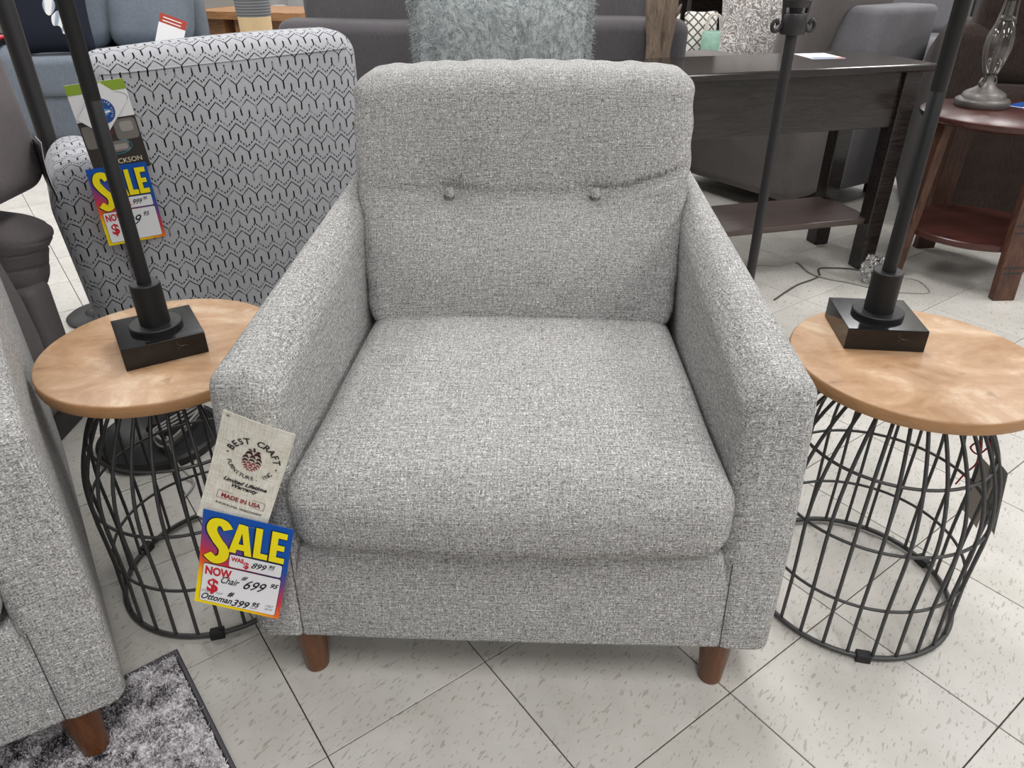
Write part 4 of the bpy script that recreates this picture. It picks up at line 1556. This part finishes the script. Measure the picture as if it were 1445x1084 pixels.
# blue-grey sofa far left
bs = thing('sofa', 'blue-grey velvet sofa with rounded back cushions at the far left', 'sofa', (-2.85, 4.92, 0), math.radians(10))
B_ = M['blue']
rbox('seat_base', (-0.17, 0.03, 0.05), (0.82, 0.85, 0.34), 0.04, B_, bs, 4, 3)
for x0, x1 in ((-0.17, 0.33), (0.33, 0.82)):
    rbox('seat_cushion', (x0, -0.02, 0.32), (x1, 0.62, 0.55), 0.05, B_, bs, (5, 4, 3), 4)
for x0, x1 in ((-0.20, 0.24), (0.22, 0.76)):
    rbox('back_cushion', (x0, 0.40, 0.53), (x1, 0.70, 1.10), 0.13, B_, bs, (6, 4, 6), 5, lambda x, y, z, a, b, c: (x + 0.12 * (z - 0.52), y + 0.25 * (z - 0.52), z))
rbox('back_frame', (-0.40, 0.72, 0.05), (0.82, 0.95, 0.86), 0.06, B_, bs, 4, 3)
rbox('arm', (-0.44, -0.03, 0.05), (-0.17, 0.88, 0.62), 0.09, B_, bs, (3, 5, 4), 4)
rbox('arm', (0.82, 0.02, 0.05), (0.94, 0.88, 0.50), 0.05, B_, bs, (3, 5, 4), 4)
make_pillow('floral_pillow', 'navy pillow printed with large pale flowers on the blue-grey sofa', 'pillow', (-2.86, 5.02, 0.554), math.radians(12), 0.50, 0.50, 0.16, M['floral'], -16)
tr = thing('cup_tray', 'red topped black tray on the arm of the blue-grey sofa', 'tray', (-3.22, 4.95, 0.622), math.radians(10))
rbox('tray_body', (-0.20, -0.10, 0.0), (0.12, 0.10, 0.03), 0.008, M['black_metal'], tr, 2, 2)
rbox('tray_top', (-0.20, -0.10, 0.03), (0.12, 0.10, 0.045), 0.006, M['red_plastic'], tr, 2, 2)
rp = thing('price_card', 'red and white card peeking over the top of the zigzag swivel chair', 'tag', (-1.55, 4.35, 0.62), math.radians(10))
rp.matrix_world = frame_matrix((-2.18, 5.20, 0.645), (0.9, 0.16, -0.36), (0.30, 0.25, 0.9))
card_mesh('card', 0.16, 0.22, M['paper'], rp, None, 2, 2, 0.001)
p = Print(0.001)
p.rrect(-0.08, 0.055, 0.08, 0.11, 0.001)
p.build('red_header', plain('brick_red_ink', srgb(176, 62, 48), 0.5), rp)
p = Print(0.0015)
for k in range(2):
    p.stroke([(-0.06, 0.09 - 0.02 * k), (0.05, 0.09 - 0.02 * k)], 0.006)
p.build('printed_lines', M['paper'], rp)

# oak table with slab legs, and a tall vase
ok = thing('oak_table', 'oak table with thick top and slab legs far behind the zigzag chair', 'table', (-1.50, 5.85, 0), math.radians(-20))
cbox('table_top', (-0.95, -0.02, 0.67), (0.02, 0.60, 0.725), M['oak'], ok, 0.004)
for x in (-0.86, -0.62, -0.12):
    cbox('slab_leg', (x, 0.05, 0), (x + 0.055 + (0.05 if x > -0.3 else 0.09), 0.52, 0.67), M['oak'], ok, 0.003)
va = thing('floor_vase', 'tall vase with grey ribbed band over a cream body behind the zigzag chair', 'vase', (-1.42, 4.55, 0))
lathe('body', [(0, 0), (0.06, 0), (0.07, 0.05), (0.083, 0.5), (0.089, 0.795)], M['cream'], va, 36)
lathe('ribbed_band', [(0.089, 0.795), (0.093, 0.80), (0.097, 0.95), (0.085, 1.05), (0.05, 1.10), (0.045, 1.10)], M['ribbed'], va, 36, close=False)

# shelf with decor far behind
sh = thing('display_shelf', 'dark open shelf holding decor beyond the grey sofa', 'shelf', (1.60, 6.3, 0))
for z in (0.10, 0.40, 0.78):
    cbox('shelf_board', (-0.25, 0, z), (0.85, 0.36, z + 0.035), M['oak'] if z > 0.5 else M['console'], sh, 0.003)
for x in (-0.23, 0.30, 0.82):
    for y in (0.01, 0.33):
        cbox('post', (x, y, 0), (x + 0.025, y + 0.025, 1.30), M['black_metal'], sh, 0.002)
cbox('back_panel', (-0.25, 0.36, 0), (0.85, 0.38, 1.3), M['console'], sh, 0.002)
#SHELF
jar = thing('decor_jar', 'sage green jar with white rope handles on the low shelf', 'jar', (1.53, 6.08, 0.36))
lathe('body', [(0, 0.0), (0.075, 0.0), (0.08, 0.01), (0.08, 0.20), (0.072, 0.21), (0.06, 0.21), (0, 0.20)], M['sage'], jar, 28)
lathe('foot_band', [(0, -0.06), (0.076, -0.06), (0.078, 0.0), (0, 0.0)], plain('stone_band', srgb(120, 116, 110), 0.7), jar, 28)
for s_ in (-1, 1):
    tube('rope_handle', spline([(-0.06, 0.03 * s_, 0.20), (-0.035, 0.03 * s_, 0.31), (0.035, 0.03 * s_, 0.31), (0.06, 0.03 * s_, 0.20)], 6), 0.006, M['rope'], jar, 6)
st = thing('stone_stand', 'dark low stand carrying the sage jar and planter', 'stand', (1.42, 6.05, 0))
cbox('top', (-0.40, -0.16, 0.265), (0.40, 0.16, 0.30), M['console'], st, 0.003)
for x in (-0.36, 0.33):
    for y in (-0.14, 0.11):
        cbox('leg', (x, y, 0), (x + 0.03, y + 0.03, 0.265), M['console'], st, 0.002)
pl_ = rbox('planter_box', (-0.16, -0.07, 0.0), (0.14, 0.07, 0.10), 0.012, M['sage'], None, 2, 3, lambda x, y, z, a, b, c: (x * (1 + 0.08 * c), y * (1 + 0.08 * c), z), True, (1.31, 6.02, 0.30))
tag(pl_, 'sage green low planter beside the jar', 'planter')
make_pillow('trellis_pillow', 'cream pillow with a grey trellis print leaning beside the sage jar', 'pillow', (1.47, 6.20, 0.302), 0.05, 0.26, 0.40, 0.12, M['trellis'], -8)
make_pillow('trellis_pillow', 'cream pillow with a grey trellis print at the end of the shelf', 'pillow', (1.19, 6.20, 0.302), -0.1, 0.22, 0.40, 0.09, M['trellis'], -8)
bsk = lathe('wicker_basket', [(0, 0), (0.15, 0), (0.19, 0.10), (0.195, 0.12), (0.18, 0.12), (0.14, 0.01), (0, 0.01)], M['wicker'], None, 32, (1.62, 6.46, 0.817))
tag(bsk, 'round brown wicker basket on the upper shelf board', 'basket')

# pale sofas further into the shop and the far walls
def plain_sofa(label, loc, rz, w, mat):
    t = thing('sofa', label, 'sofa', loc, math.radians(rz))
    rbox('seat_base', (-w / 2, -0.45, 0.08), (w / 2, 0.40, 0.40), 0.05, mat, t, 3, 3)
    rbox('back_frame', (-w / 2, 0.20, 0.08), (w / 2, 0.45, 0.92), 0.07, mat, t, 3, 3)
    for sx in (-1, 1):
        x0, x1 = sorted((sx * w / 2, sx * (w / 2 - 0.2)))
        rbox('arm', (x0, -0.46, 0.08), (x1, 0.40, 0.64), 0.06, mat, t, 3, 3)
        x0, x1 = sorted((sx * 0.01, sx * (w / 2 - 0.2)))
        rbox('seat_cushion', (x0, -0.46, 0.38), (x1, 0.24, 0.52), 0.05, mat, t, 3, 3)
        rbox('back_cushion', (x0, 0.02, 0.50), (x1, 0.26, 1.00), 0.08, mat, t, 3, 3)
        for fy in (-0.38, 0.30):
            cbox('foot', (sx * (w / 2 - 0.10) - 0.025, fy, 0), (sx * (w / 2 - 0.10) + 0.025, fy + 0.05, 0.085), M['black_metal'], t, 0.002)
    return t


plain_sofa('grey sofa far behind the loveseat and the brown recliner', (3.6, 6.3, 0), -8, 1.9, M['wing'])
plain_sofa('pale grey sofa far behind the oak table', (-1.35, 8.2, 0), 6, 2.1, soft_fabric('pale_grey_fabric', srgb(158, 157, 156), 0.12, 300))
PAINT = plain('wall_paint', srgb(206, 202, 194), 0.85, 0, 0.2, 0.02, 3)
for nm, lo_, hi_ in (('wall_back', (-9, 12.9, 0), (9, 13, 3.4)), ('wall_left', (-9, -4.5, 0), (-8.9, 13, 3.4)), ('wall_right', (8.9, -4.5, 0), (9, 13, 3.4))):
    w_ = cbox(nm, lo_, hi_, PAINT, None, 0.002)
    w_['kind'] = 'structure'
    w_['label'] = 'plain off-white shop wall'
GROUPS = {'wire_side_table': 'matching wire cage side tables', 'sale_tag': 'yellow lettered sale tags', 'floor_lamp': 'floor lamps', 'trellis_pillow': 'trellis print pillows', 'power_cord': 'cords on the floor'}
for o in list(COL.objects):
    k_ = o.name.split('.')[0]
    if o.parent is None and k_ in GROUPS:
        o['group'] = GROUPS[k_]
for o in (chair, chair2):
    o['group'] = 'matching grey tweed armchairs'
